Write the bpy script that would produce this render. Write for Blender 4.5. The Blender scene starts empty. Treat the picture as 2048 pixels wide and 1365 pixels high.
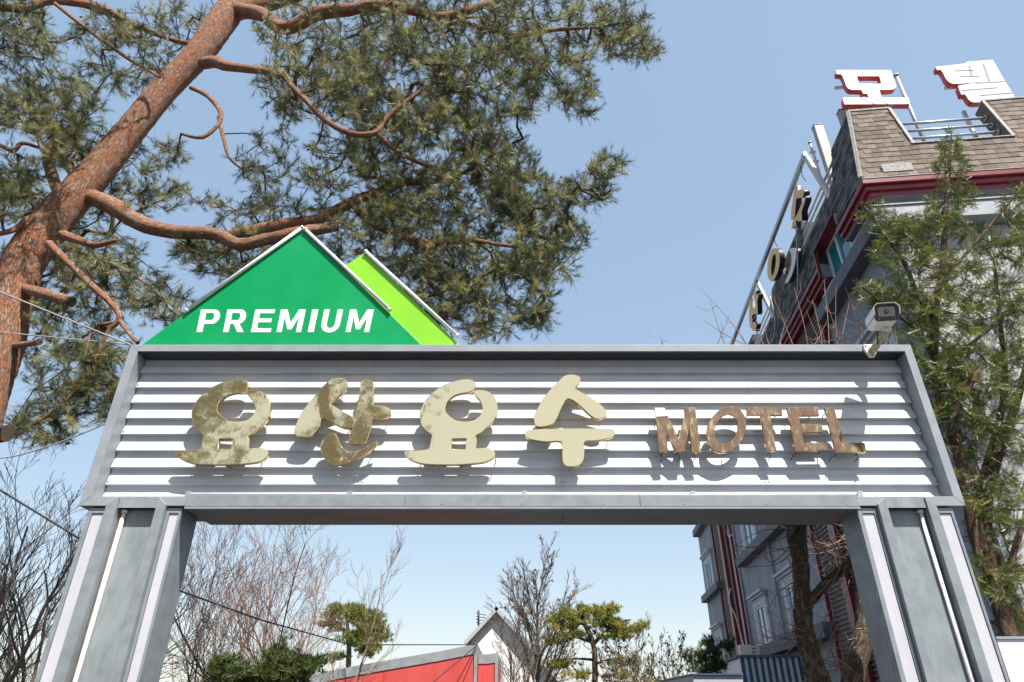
import bpy, math, random
import numpy as np
from mathutils import Matrix, Vector
S=bpy.context.scene; COL=S.collection
# ------------------------------------------------------------ camera
F=1313.0; TH=math.radians(29.5); CX,CY=1024.0,682.5; CAM=np.array([0,0,1.6])
cd=bpy.data.cameras.new('camera'); cam=bpy.data.objects.new('camera',cd); COL.objects.link(cam); S.camera=cam
cam.location=CAM; cam.rotation_euler=(math.pi/2+TH,0,0); cd.sensor_width=36; cd.lens=36*F/2048; cd.clip_end=3000; cd.clip_start=.05
# ------------------------------------------------------------ sky and sun
SUN=np.array([.55,-1,1.8]); SUN=SUN/np.linalg.norm(SUN)
W=bpy.data.worlds.new("World"); S.world=W; W.use_nodes=True
nt=W.node_tree; nt.nodes.clear()
sky=nt.nodes.new('ShaderNodeTexSky'); sky.sky_type='NISHITA'; sky.sun_disc=False
sky.sun_elevation=math.asin(SUN[2]); sky.sun_rotation=math.atan2(SUN[0],SUN[1])
sky.altitude=0; sky.air_density=1.0; sky.dust_density=1.0; sky.ozone_density=1.6
hs=nt.nodes.new('ShaderNodeHueSaturation'); hs.inputs['Saturation'].default_value=1.78; hs.inputs['Value'].default_value=1.0
bg=nt.nodes.new('ShaderNodeBackground'); bg.inputs[1].default_value=.145
wo=nt.nodes.new('ShaderNodeOutputWorld')
ga=nt.nodes.new('ShaderNodeGamma'); ga.inputs[1].default_value=.33   # hazy spring air: an even, low-contrast sky everywhere
tn=nt.nodes.new('ShaderNodeMix'); tn.data_type='RGBA'; tn.blend_type='MULTIPLY'; tn.inputs[0].default_value=1; tn.inputs[7].default_value=(2.16,2.11,2.07,1)
nt.links.new(sky.outputs[0],ga.inputs[0]); nt.links.new(ga.outputs[0],hs.inputs['Color']); nt.links.new(hs.outputs[0],tn.inputs[6]); nt.links.new(tn.outputs[2],bg.inputs[0]); nt.links.new(bg.outputs[0],wo.inputs[0])
sl=bpy.data.lights.new('sun','SUN'); sl.energy=5.0; sl.angle=math.radians(.5); sl.color=(1,.95,.88)
so=bpy.data.objects.new('sun',sl); COL.objects.link(so); so.rotation_euler=Vector(SUN).to_track_quat('Z','Y').to_euler(); so.location=(10,-15,30)
S.view_settings.view_transform='Standard'; S.view_settings.look='None'; S.view_settings.gamma=1; S.view_settings.exposure=.85
S.view_settings.use_curve_mapping=False

# ------------------------------------------------------------ projection helpers (pixel of the 2048 px photo -> point on a real plane)
def ray(u,v):
    X=(u-CX)/F;Y=-(v-CY)/F
    return np.array([X,math.cos(TH)-Y*math.sin(TH),math.sin(TH)+Y*math.cos(TH)])
def hit(u,v,p,n):
    r=ray(u,v);n=np.array(n,float);t=np.dot(np.array(p,float)-CAM,n)/np.dot(r,n);return CAM+r*t
def G(u,v,y):
    r=ray(u,v); return CAM+r*(y/r[1])
def ppm(p):   # photo pixels per metre at a point
    d=np.array(p)-CAM; return F/(d[1]*math.cos(TH)+d[2]*math.sin(TH))
def norm(v): v=np.array(v,float); return v/(np.linalg.norm(v)+1e-12)

# ------------------------------------------------------------ materials
def mat(name,c1,c2=None,rough=.6,metal=0,scale=6,detail=6,bump=0,bscale=None,stretch=(1,1,1),thr=(.35,.65),coat=0,rnd=0,c3=None,uv=False,spec=.5,fine=0):
    m=bpy.data.materials.new(name); m.use_nodes=True; n=m.node_tree; b=n.nodes['Principled BSDF']
    b.inputs['Roughness'].default_value=rough; b.inputs['Metallic'].default_value=metal; b.inputs['Specular IOR Level'].default_value=spec
    if coat: b.inputs['Coat Weight'].default_value=coat; b.inputs['Coat Roughness'].default_value=.08
    tc=n.nodes.new('ShaderNodeTexCoord'); mp=n.nodes.new('ShaderNodeMapping'); mp.inputs['Scale'].default_value=stretch
    n.links.new(tc.outputs['UV' if uv else 'Object'],mp.inputs[0])
    c2=c2 or tuple(x*.85 for x in c1)
    nz=n.nodes.new('ShaderNodeTexNoise'); nz.inputs['Scale'].default_value=scale; nz.inputs['Detail'].default_value=detail; nz.inputs['Roughness'].default_value=.62
    n.links.new(mp.outputs[0],nz.inputs[0])
    rp=n.nodes.new('ShaderNodeValToRGB'); n.links.new(nz.outputs[0],rp.inputs[0])
    rp.color_ramp.elements[0].position=thr[0]; rp.color_ramp.elements[0].color=(*c1,1)
    rp.color_ramp.elements[1].position=thr[1]; rp.color_ramp.elements[1].color=(*c2,1)
    if c3:
        e=rp.color_ramp.elements.new(min(.98,thr[1]+.08)); e.color=(*c3,1)
    out=rp.outputs[0]
    if rnd:
        oi=n.nodes.new('ShaderNodeObjectInfo'); mr=n.nodes.new('ShaderNodeMapRange'); mr.inputs[3].default_value=1-rnd; mr.inputs[4].default_value=1+rnd
        n.links.new(oi.outputs['Random'],mr.inputs[0])
        hv=n.nodes.new('ShaderNodeHueSaturation'); n.links.new(mr.outputs[0],hv.inputs['Value']); n.links.new(out,hv.inputs['Color']); out=hv.outputs[0]
    n.links.new(out,b.inputs['Base Color'])
    if bump:
        nb=n.nodes.new('ShaderNodeTexNoise'); nb.inputs['Scale'].default_value=bscale or scale*3; nb.inputs['Detail'].default_value=5
        n.links.new(mp.outputs[0],nb.inputs[0])
        bp=n.nodes.new('ShaderNodeBump'); bp.inputs['Strength'].default_value=1; bp.inputs['Distance'].default_value=bump
        n.links.new(nb.outputs[0],bp.inputs['Height']); n.links.new(bp.outputs[0],b.inputs['Normal'])
    if fine:
        rr=n.nodes.new('ShaderNodeMapRange'); rr.inputs[3].default_value=max(0,rough-fine); rr.inputs[4].default_value=min(1,rough+fine)
        n.links.new(nz.outputs[0],rr.inputs[0]); n.links.new(rr.outputs[0],b.inputs['Roughness'])
    m['b']=1
    return m
def bark(name,ca,cb,cc,sc=1.0,bump=.02):
    m=bpy.data.materials.new(name); m.use_nodes=True; n=m.node_tree; b=n.nodes['Principled BSDF']; b.inputs['Roughness'].default_value=.85; b.inputs['Specular IOR Level'].default_value=.2
    tc=n.nodes.new('ShaderNodeTexCoord'); mp=n.nodes.new('ShaderNodeMapping'); mp.inputs['Scale'].default_value=(10*sc,3.2*sc,1)
    n.links.new(tc.outputs['UV'],mp.inputs[0])
    nw=n.nodes.new('ShaderNodeTexNoise'); nw.inputs['Scale'].default_value=2.5; nw.inputs['Detail'].default_value=4; n.links.new(mp.outputs[0],nw.inputs[0])
    mx=n.nodes.new('ShaderNodeMix'); mx.data_type='VECTOR'; mx.inputs[0].default_value=.55
    n.links.new(mp.outputs[0],mx.inputs[4]); n.links.new(nw.outputs['Color'],mx.inputs[5])
    vo=n.nodes.new('ShaderNodeTexVoronoi'); vo.feature='DISTANCE_TO_EDGE'; vo.inputs['Scale'].default_value=2.6; n.links.new(mx.outputs[1],vo.inputs[0])
    v2=n.nodes.new('ShaderNodeTexVoronoi'); v2.inputs['Scale'].default_value=2.6; n.links.new(mx.outputs[1],v2.inputs[0])
    sep=n.nodes.new('ShaderNodeSeparateColor'); n.links.new(v2.outputs['Color'],sep.inputs[0])
    nl=n.nodes.new('ShaderNodeTexNoise'); nl.inputs['Scale'].default_value=1.1; nl.inputs['Detail'].default_value=5; n.links.new(mp.outputs[0],nl.inputs[0])
    ad=n.nodes.new('ShaderNodeMath'); ad.operation='MULTIPLY_ADD'; n.links.new(sep.outputs[0],ad.inputs[0]); ad.inputs[1].default_value=.45; n.links.new(nl.outputs[0],ad.inputs[2])
    rp=n.nodes.new('ShaderNodeValToRGB'); n.links.new(ad.outputs[0],rp.inputs[0]); cr=rp.color_ramp
    cr.elements[0].position=.45; cr.elements[0].color=(*ca,1); cr.elements[1].position=.72; cr.elements[1].color=(*cb,1); e=cr.elements.new(.9); e.color=(*cc,1)
    r2=n.nodes.new('ShaderNodeValToRGB'); n.links.new(vo.outputs[0],r2.inputs[0]); r2.color_ramp.elements[0].color=(.25,.2,.17,1); r2.color_ramp.elements[1].position=.12; r2.color_ramp.elements[1].color=(1,1,1,1)
    mm=n.nodes.new('ShaderNodeMix'); mm.data_type='RGBA'; mm.blend_type='MULTIPLY'; mm.inputs[0].default_value=.55
    n.links.new(rp.outputs[0],mm.inputs[6]); n.links.new(r2.outputs[0],mm.inputs[7]); n.links.new(mm.outputs[2],b.inputs['Base Color'])
    nf=n.nodes.new('ShaderNodeTexNoise'); nf.inputs['Scale'].default_value=9; nf.inputs['Detail'].default_value=6; n.links.new(mp.outputs[0],nf.inputs[0])
    a1=n.nodes.new('ShaderNodeMath'); a1.operation='MULTIPLY_ADD'; n.links.new(r2.outputs[0],a1.inputs[0]); a1.inputs[1].default_value=.7; n.links.new(nf.outputs[0],a1.inputs[2])
    a2=n.nodes.new('ShaderNodeMath'); a2.operation='MULTIPLY_ADD'; n.links.new(sep.outputs[1],a2.inputs[0]); a2.inputs[1].default_value=.6; n.links.new(a1.outputs[0],a2.inputs[2])
    bp=n.nodes.new('ShaderNodeBump'); bp.inputs['Distance'].default_value=bump; n.links.new(a2.outputs[0],bp.inputs['Height']); n.links.new(bp.outputs[0],b.inputs['Normal'])
    return m
def leafmat(name,ca,cb,cc,trans=.35,rough=.45):
    m=bpy.data.materials.new(name); m.use_nodes=True; n=m.node_tree; b=n.nodes['Principled BSDF']; b.inputs['Roughness'].default_value=rough
    at=n.nodes.new('ShaderNodeAttribute'); at.attribute_name='tint'
    rp=n.nodes.new('ShaderNodeValToRGB'); n.links.new(at.outputs['Fac'],rp.inputs[0]); cr=rp.color_ramp
    cr.elements[0].color=(*ca,1); cr.elements[1].color=(*cc,1); e=cr.elements.new(.5); e.color=(*cb,1)
    n.links.new(rp.outputs[0],b.inputs['Base Color'])
    tr=n.nodes.new('ShaderNodeBsdfTranslucent'); n.links.new(rp.outputs[0],tr.inputs[0])
    ms=n.nodes.new('ShaderNodeMixShader'); ms.inputs[0].default_value=trans
    n.links.new(b.outputs[0],ms.inputs[1]); n.links.new(tr.outputs[0],ms.inputs[2]); n.links.new(ms.outputs[0],n.nodes['Material Output'].inputs[0])
    return m
M={}
M['sheet']=mat('corrugated_sheet_paint',(.50,.52,.55),(.42,.44,.465),rough=.38,scale=3,stretch=(1.2,1,1.6),thr=(.4,.75),bump=.0008,bscale=8)
M['trim']=mat('gate_trim_paint',(.235,.26,.28),(.17,.19,.205),rough=.42,scale=5,detail=8,bump=.0006,bscale=20,thr=(.4,.7),fine=.12)
M['trim_light']=mat('gate_frame_paint',(.29,.31,.335),(.235,.255,.275),rough=.36,scale=4,detail=8,bump=.0006,bscale=16,fine=.12)
M['panel']=mat('column_panel_paint',(.25,.28,.29),(.145,.165,.175),rough=.5,scale=3.2,detail=9,thr=(.42,.75),bump=.001,bscale=10,stretch=(1.6,1,.7))
M['soffit']=mat('soffit_paint',(.30,.29,.27),(.22,.21,.20),rough=.5,scale=3,stretch=(.5,3,1))
M['white']=mat('light_box_acrylic',(.52,.52,.555),(.47,.47,.51),rough=.28,scale=2,bump=.0005,bscale=4)
M['tube']=mat('light_tube_plastic',(.78,.75,.78),(.62,.58,.58),rough=.3,scale=14)
M['green']=mat('green_vinyl',(.002,.26,.08),(.012,.30,.105),rough=.3,scale=1.2,detail=9,fine=.1,thr=(.4,.8),spec=.25)
M['lime']=mat('lime_vinyl',(.24,.56,.035),(.20,.50,.03),rough=.3,scale=2,spec=.25)
M['wletter']=mat('white_vinyl_letter',(.82,.82,.82),(.72,.72,.72),rough=.4,scale=30)
M['gold']=mat('polished_gold',(1.0,.83,.49),(1.0,.79,.44),rough=.025,metal=.90,scale=4,bump=.0022,bscale=2.2,stretch=(1,1,.45))
M['goldedge']=mat('gold_letter_side',(.75,.55,.26),(.45,.30,.14),rough=.3,metal=1,scale=16)
M['rustgold']=mat('rusted_gold_letter',(.13,.06,.033),(.17,.115,.065),c3=(.34,.28,.13),rough=.6,metal=.1,scale=9,detail=10,thr=(.42,.56),bump=.003,bscale=60,stretch=(2.2,1,1))
M['screw']=mat('steel_pin',(.12,.12,.12),rough=.5,metal=.6)
M['steel']=mat('galvanised_steel',(.50,.51,.52),(.36,.36,.36),rough=.4,metal=.6,scale=20)
M['cctv']=mat('camera_housing_paint',(.72,.70,.66),(.50,.46,.38),rough=.4,scale=22,thr=(.5,.75),detail=8)
M['arm']=mat('camera_bracket_paint',(.60,.52,.36),(.42,.32,.18),rough=.5,scale=14,stretch=(1,1,4),detail=8)
M['black']=mat('black_plastic',(.02,.022,.026),(.03,.03,.034),rough=.3)
M['glass_grid']=mat('led_array_face',(.32,.27,.20),(.14,.12,.10),rough=.25,scale=90,detail=1)
M['wallg']=mat('blue_grey_render',(.29,.315,.36),(.20,.225,.265),rough=.85,scale=1.4,detail=9,stretch=(1.6,1.6,.5),bump=.004,bscale=30)
M['wallw']=mat('pale_stone_panel',(.46,.455,.45),(.36,.355,.36),rough=.75,scale=2,detail=8,bump=.002,bscale=25)
M['ledge']=mat('dark_ledge_paint',(.12,.133,.16),(.085,.094,.115),rough=.7,scale=3,detail=8,bump=.002)
M['cornice']=mat('grey_cornice_paint',(.38,.40,.43),(.30,.32,.35),rough=.7,scale=3,detail=8)
M['red']=mat('dark_red_gutter_paint',(.22,.022,.032),(.16,.018,.026),rough=.38,scale=4,detail=6)
M['louvre']=mat('brown_grey_cladding',(.13,.125,.115),(.09,.085,.08),rough=.6,scale=6)
M['surround']=mat('white_window_surround',(.50,.53,.57),(.36,.39,.42),rough=.75,scale=8,detail=8,thr=(.4,.75))
M['pane']=mat('teal_window_glass',(.02,.20,.26),(.015,.14,.19),rough=.06,scale=1,spec=.8)
M['shingle']=mat('brown_shingle',(.205,.165,.135),(.145,.118,.10),rough=.95,scale=22,detail=8,rnd=.28,bump=.004,bscale=120,spec=.2)
M['shingle2']=mat('slate_grey_shingle',(.095,.10,.11),(.06,.063,.07),rough=.95,scale=16,detail=8,rnd=.3,bump=.004,bscale=120,spec=.2)
M['flash']=mat('lead_flashing',(.38,.37,.35),(.22,.20,.19),rough=.7,scale=14,detail=8,bump=.01,bscale=30)
M['signw']=mat('white_channel_face',(.66,.65,.63),(.58,.57,.55),rough=.35,scale=3)
M['antenna']=mat('antenna_radome',(.33,.32,.30),(.27,.26,.24),rough=.5,scale=5)
M['signr']=mat('red_channel_side',(.62,.07,.06),(.5,.06,.05),rough=.4,scale=6)
M['ochre']=mat('aged_gold_face',(.85,.52,.18),(.72,.43,.14),rough=.45,metal=.0,scale=12)
M['dkside']=mat('dark_letter_side',(.035,.04,.045),rough=.5)
M['tarp']=mat('grey_tarpaulin',(.27,.30,.31),(.22,.24,.25),rough=.6,scale=3,bump=.02,bscale=2.4)
M['redvinyl']=mat('red_vinyl_wall',(.58,.085,.075),(.50,.07,.06),rough=.4,scale=1.4,stretch=(1,1,.2),bump=.01,bscale=.8)
M['stucco']=mat('cream_stucco',(.74,.74,.70),(.66,.65,.60),rough=.9,scale=2,detail=8,bump=.004)
M['roofgrey']=mat('pale_roof_edge',(.42,.42,.39),(.32,.32,.3),rough=.7,scale=6)
M['navy']=mat('navy_sheet_metal',(.05,.09,.145),(.04,.07,.12),rough=.45,scale=5)
M['ltblue']=mat('pale_blue_sheet_metal',(.50,.60,.66),(.42,.52,.58),rough=.45,scale=5)
M['cable']=mat('cable_sheath',(.03,.03,.035),rough=.6)
M['cable_l']=mat('pale_cable_sheath',(.35,.33,.31),(.25,.24,.22),rough=.6,scale=3)
M['pinebark']=bark('red_pine_bark',(.44,.18,.09),(.33,.16,.095),(.36,.26,.20),1.8,.018)
M['greybark']=bark('dark_tree_bark',(.20,.15,.10),(.12,.09,.06),(.27,.23,.16),2.2,.03)
M['yewbark']=bark('yew_bark',(.14,.075,.05),(.09,.055,.04),(.16,.12,.09),2.0,.01)
M['twig']=mat('pine_twig_bark',(.12,.068,.042),(.07,.045,.034),rough=.9,scale=5)
M['twigred']=mat('reddish_twig',(.29,.17,.125),(.20,.125,.095),rough=.8,scale=3)
M['twiggrey']=mat('grey_twig',(.15,.115,.10),(.10,.08,.07),rough=.85,scale=3)
M['cone']=mat('pine_cone_scale',(.055,.035,.025),(.03,.02,.015),rough=.9,scale=40)
M['needle']=leafmat('pine_needle',(.025,.04,.014),(.12,.14,.045),(.56,.54,.23),.28,.38)
M['needle_far']=leafmat('far_pine_needle',(.10,.13,.02),(.20,.21,.03),(.34,.31,.05),.35)
M['needle_dk']=leafmat('dark_conifer_needle',(.025,.05,.015),(.06,.09,.02),(.13,.14,.03),.2)
M['yewleaf']=leafmat('yew_needle',(.022,.048,.016),(.075,.11,.024),(.29,.28,.065),.3,.35)
M['dryleaf']=leafmat('dry_red_leaf',(.16,.06,.03),(.26,.10,.05),(.36,.18,.09),.4,.7)
M['hillleaf']=leafmat('hill_foliage',(.09,.10,.05),(.18,.18,.06),(.28,.25,.09),.2,.8)
M['asphalt']=mat('asphalt',(.055,.055,.057),(.04,.04,.042),rough=.9,scale=20,bump=.004,bscale=120)
M['hill']=mat('dry_hillside_soil',(.12,.11,.06),(.08,.08,.045),rough=1,scale=.2)
M['stone']=mat('white_sign_panel',(.70,.68,.74),(.64,.62,.68),rough=.4,scale=2)

# ------------------------------------------------------------ mesh helpers (all in world coordinates; the parent's matrix is removed)
class MB:
    def __init__(s): s.v=[];s.f=[];s.uv={};s.sm=[];s.mi=[]
    def add(s,vs,fs,smooth=False,mi=0):
        o=len(s.v); s.v+= [tuple(map(float,p)) for p in vs]
        for f in fs: s.f.append(tuple(i+o for i in f)); s.sm.append(smooth); s.mi.append(mi)
        return o
    def box(s,a,b,X=None,mi=0):
        x0,y0,z0=[min(p,q) for p,q in zip(a,b)]; x1,y1,z1=[max(p,q) for p,q in zip(a,b)]
        vs=[(x0,y0,z0),(x1,y0,z0),(x1,y1,z0),(x0,y1,z0),(x0,y0,z1),(x1,y0,z1),(x1,y1,z1),(x0,y1,z1)]
        if X is not None: vs=[X(p) for p in vs]
        s.add(vs,[(0,3,2,1),(4,5,6,7),(0,1,5,4),(1,2,6,5),(2,3,7,6),(3,0,4,7)],mi=mi); return s
    def prism(s,poly,off,mi=0):   # poly 3-D ring, extruded by vector off
        n=len(poly); off=np.array(off,float); vs=[np.array(p,float) for p in poly]+[np.array(p,float)+off for p in poly]
        s.add(vs,[tuple(range(n)),tuple(range(2*n-1,n-1,-1))]+[(i,i+n,(i+1)%n+n,(i+1)%n) for i in range(n)],mi=mi); return s
    def bar(s,p,q,w,h=None,up=(0,0,1),mi=0):
        h=h or w; p=np.array(p,float);q=np.array(q,float); d=norm(q-p); r=norm(np.cross(d,up)); u=np.cross(r,d)
        ring=[p+r*w/2*a+u*h/2*b for a,b in ((-1,-1),(1,-1),(1,1),(-1,1))]
        return s.prism(ring,q-p,mi)
    def tube(s,pts,rad,n=6,uv=False,cap=True,rough=0,rng=None,smooth=True):
        P=np.array(pts,float); k=len(P); R=np.full(k,rad,float) if np.isscalar(rad) else np.array(rad,float)
        T=np.gradient(P,axis=0); T/= (np.linalg.norm(T,axis=1)[:,None]+1e-12)
        a=np.cross(T[0],(0,0,1.)); a=a if np.linalg.norm(a)>.2 else np.cross(T[0],(0,1.,0)); a=norm(a)
        ang=np.linspace(0,2*math.pi,n,endpoint=False); vs=[]; L=0
        for i in range(k):
            a=norm(a-T[i]*np.dot(a,T[i])); b=np.cross(T[i],a)
            rr=R[i]*(1+ (rough*(rng.random(n)-.5)*2 if rough else 0))
            vs.append(P[i]+ (np.cos(ang)*rr)[:,None]*a + (np.sin(ang)*rr)[:,None]*b)
        o=len(s.v); s.v+= [tuple(p) for p in np.concatenate(vs)]
        for i in range(k-1):
            L2=L+np.linalg.norm(P[i+1]-P[i])
            for j in range(n):
                j2=(j+1)%n; s.f.append((o+i*n+j,o+i*n+j2,o+(i+1)*n+j2,o+(i+1)*n+j)); s.sm.append(smooth); s.mi.append(0)
                if uv:
                    c=2*math.pi*R[max(0,i)]; c=2*math.pi*R.max()
                    s.uv[len(s.f)-1]=((j/n*c,L),((j+1)/n*c,L),((j+1)/n*c,L2),(j/n*c,L2))
            L=L2
        if cap and n>=3:
            s.f.append(tuple(o+j for j in range(n-1,-1,-1))); s.sm.append(False); s.mi.append(0)
            s.f.append(tuple(o+(k-1)*n+j for j in range(n))); s.sm.append(False); s.mi.append(0)
        return s
def tag(o,label=None,cat=None,group=None,kind=None):
    if label:o['label']=label
    if cat:o['category']=cat
    if group:o['group']=group
    if kind:o['kind']=kind
    return o
WM={}
def empty(name,loc,rz=0,**k):
    o=bpy.data.objects.new(name,None); COL.objects.link(o); o.location=loc; o.rotation_euler=(0,0,rz); o.empty_display_size=.3
    WM[o]=Matrix.LocRotScale(Vector(loc),Matrix.Rotation(rz,3,'Z'),None); tag(o,**k); return o
def link(name,mesh,mats,parent=None,**k):
    o=bpy.data.objects.new(name,mesh); COL.objects.link(o)
    if parent: o.parent=parent; WM[o]=WM[parent]
    else: WM[o]=Matrix()
    for m in (mats if isinstance(mats,(list,tuple)) else [mats]): mesh.materials.append(m)
    tag(o,**k); return o
def obj(name,mb,mats,parent=None,local=False,bevel=0,**k):
    me=bpy.data.meshes.new(name)
    V=np.array(mb.v)
    if parent and not local:
        I=np.array(WM[parent].inverted()); V=V@I[:3,:3].T+I[:3,3]
    me.from_pydata([tuple(p) for p in V],[],mb.f)
    me.polygons.foreach_set('use_smooth',mb.sm); me.polygons.foreach_set('material_index',mb.mi)
    if mb.uv:
        ul=me.uv_layers.new(name='UVMap')
        for pi,uvs in mb.uv.items():
            for li,q in zip(me.polygons[pi].loop_indices,uvs): ul.data[li].uv=q
    me.update()
    o=link(name,me,mats,parent,**k)
    if bevel:
        b=o.modifiers.new('bevel','BEVEL'); b.width=bevel; b.segments=2; b.limit_method='ANGLE'
    return o
def copy_tree(o,parent=None):
    c=o.copy(); COL.objects.link(c); c.parent=parent
    for ch in list(o.children): copy_tree(ch,c)
    return c
def catmull(pts,n=5,closed=True):
    P=[np.array(p,float) for p in pts]; k=len(P); out=[]
    rng_=range(k) if closed else range(k-1)
    for i in rng_:
        p0=P[(i-1)%k] if closed or i>0 else P[i]; p1=P[i]; p2=P[(i+1)%k]; p3=P[(i+2)%k] if closed or i+2<k else P[i+1]
        for j in range(n):
            t=j/n; out.append(.5*((2*p1)+(-p0+p2)*t+(2*p0-5*p1+4*p2-p3)*t*t+(-p0+3*p1-3*p2+p3)*t**3))
    if not closed: out.append(P[-1])
    return out
def glyph(name,rings,to3,normal,thick,mats,parent,bevel=.004,smooth=None,**k):
    """filled outline (rings of 2-D points; to3 maps to world), extruded; front faces along -normal side"""
    rings3=[[to3(*p) for p in r] for r in rings]
    o0=rings3[0][0]; n=norm(normal); ax=norm(rings3[0][len(rings3[0])//3]-o0); ax=norm(ax-n*np.dot(ax,n)); ay=np.cross(n,ax)
    cu=bpy.data.curves.new('c','CURVE'); cu.dimensions='2D'; cu.fill_mode='BOTH'; cu.extrude=thick/2-bevel; cu.bevel_depth=bevel; cu.bevel_resolution=1; cu.offset=-bevel
    for r in rings3:
        sp=cu.splines.new('POLY'); sp.points.add(len(r)-1); sp.use_cyclic_u=True
        for q,p in zip(sp.points,r): d=p-o0; q.co=(np.dot(d,ax),np.dot(d,ay),0,1)
    t=bpy.data.objects.new('c',cu); COL.objects.link(t); dg=bpy.context.evaluated_depsgraph_get(); me=bpy.data.meshes.new_from_object(t.evaluated_get(dg)); bpy.data.objects.remove(t); bpy.data.curves.remove(cu)
    me.materials.clear()
    mid=o0-n*(thick/2)
    mx=Matrix(((ax[0],ay[0],n[0],mid[0]),(ax[1],ay[1],n[1],mid[1]),(ax[2],ay[2],n[2],mid[2]),(0,0,0,1)))
    me.transform(mx)
    if parent: me.transform(WM[parent].inverted())
    me.name=name; o=link(name,me,mats,parent,**k)
    if isinstance(mats,(list,tuple)) and len(mats)>1:
        for p in me.polygons:
            nn=p.normal
            if parent: nn=WM[parent].to_3x3()@nn
            p.material_index=0 if abs(nn.dot(Vector(n)))>.9 else 1
    return o
def ellipse(cx,cy,rx,ry,n=28,sh=0):
    return [(cx+rx*math.cos(t)+sh*ry*math.sin(t),cy+ry*math.sin(t)) for t in [2*math.pi*i/n for i in range(n)]]

# ============================================================ GROUND
g=MB(); g.add([(-900,-900,0),(900,-900,0),(900,900,0),(-900,900,0)],[(0,1,2,3)]); obj('ground',g,M['asphalt'],kind='structure')

# ============================================================ ENTRANCE GATE
YF=7.5
gate=empty('entrance_gate',(0,7.9,0),label='wide grey metal gateway with corrugated signboard and two columns',cat='gate')
X0,X1,Z0,Z1=-4.985,5.215,3.668,5.79
b=MB(); b.box((X0+.004,7.745,Z0+.004),(X1-.004,8.24,Z1-.004)); obj('sign_box',b,M['trim'],gate)
def strip(name,a,bb,m=M['trim'],par=gate,bev=.004,**k): x=MB(); x.box(a,bb); return obj(name,x,m,par,bevel=bev,**k)
# frame with mitred corners
def mitre(name,pts): x=MB(); x.prism([(p[0],YF,p[1]) for p in pts],(0,.243,0)); return obj(name,x,M['trim_light'],gate,bevel=.003)
zi0,zi1,xi0,xi1=3.777,5.69,-4.872,5.112
gp=.002
mitre('top_frame',[(X0+gp,Z1),(X1-gp,Z1),(xi1-gp,zi1),(xi0+gp,zi1)])
mitre('side_frame',[(X0,Z0+gp),(X0,Z1-gp),(xi0,zi1-gp),(xi0,zi0+gp)])
mitre('side_frame',[(X1,Z0+gp),(xi1,zi0+gp),(xi1,zi1-gp),(X1,Z1-gp)])
mitre('bottom_frame',[(X0+gp,Z0),(xi0+gp,zi0),(xi1-gp,zi0),(X1-gp,Z0)])
strip('painted_shade_strip',(xi0+.005,7.506,5.676),(xi1-.005,7.742,5.6885),M['black'])  # added black strip: paints the shade on the top frame's underside
# centre fascia with lip, soffit
strip('fascia',(-3.75,7.474,3.652),(-1.232,7.499,3.79),M['trim']); strip('fascia',(-1.229,7.474,3.652),(1.47,7.499,3.79),M['trim']); strip('fascia',(1.473,7.474,3.652),(3.985,7.499,3.79),M['trim'])
b=MB(); b.box((-3.75,7.476,3.628),(3.985,7.54,3.650)); obj('drip_edge',b,M['trim_light'],gate)
for xa,xb in ((-3.755,-2.9),(-2.897,.6),(.603,3.98)):
    strip('soffit_panel',(xa,7.545,3.630),(xb,8.24,3.664),M['soffit'])
q=MB()
for i in range(9):
    x=-3.6+i*.93; q.tube([(x,7.468,3.69),(x,7.473,3.69)],.008,8)
for i in range(14):
    x=-4.6+i*.7
    if abs(x)<4.8: q.tube([(x,7.494,5.74),(x,7.499,5.74)],.006,8)
obj('rivet',q,M['steel'],gate,kind='stuff')
q=MB(); rd=random.Random(4)
for i in range(46):
    x=rd.choice((rd.uniform(-4.8,4.9),rd.uniform(-4.8,-3.4))); y=rd.uniform(7.56,7.66); l=rd.uniform(.01,.035); an_=rd.uniform(0,3.1); z=3.7785+rd.uniform(0,.012)
    q.bar((x,y,z),(x+l*math.cos(an_),y+l*math.sin(an_),z+rd.uniform(0,.02)),.004,.003)
obj('leaf_litter',q,M['twig'],gate,kind='stuff')
# corrugated sheets
def zat(v,y): return G(1024,v,y)[2]
za,zb=zat(745.6,7.68),zat(969.4,7.68); pit=(za-zb)/7
prof=[]
for k in range(-1,10):
    zl=za+pit*1-k*pit   # underside line of a rib
    # going downward from the rib's bottom edge
    prof+=[(7.674,zl),(7.724,zl-.008),(7.724,zl-.008-pit*.34),(7.695,zl-.008-pit*.56)]
prof=[p for p in prof if 3.70<p[1]<5.74]
segx=[-4.865,G(734,850,7.69)[0],G(1120,850,7.69)[0],G(1510,850,7.69)[0],5.105]
for i in range(4):
    b=MB(); xa,xb=segx[i]+(.0015 if i else 0),segx[i+1]-.0015; dy=.0
    vs=[(x,y+dy,z) for x in (xa,xb) for y,z in prof]+[(x,y+dy+.004,z) for x in (xa,xb) for y,z in prof]; n=len(prof)
    fs=[(j,j+1,j+1+n,j+n) for j in range(n-1)]+[(j+2*n,j+3*n,j+1+3*n,j+1+2*n) for j in range(n-1)]
    b.add(vs,fs); sh=obj('corrugated_sheet',b,M['sheet'],gate)
    b=MB()
    for zz in [za+pit*1-k*pit-.008-pit*.82 for k in range(1,10,3)]:
        for x in (xa+.02,xb-.02): b.tube([(x,7.672,zz),(x,7.684,zz)],.008,6)
    obj('screw',b,M['screw'],sh,kind='stuff')
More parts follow.
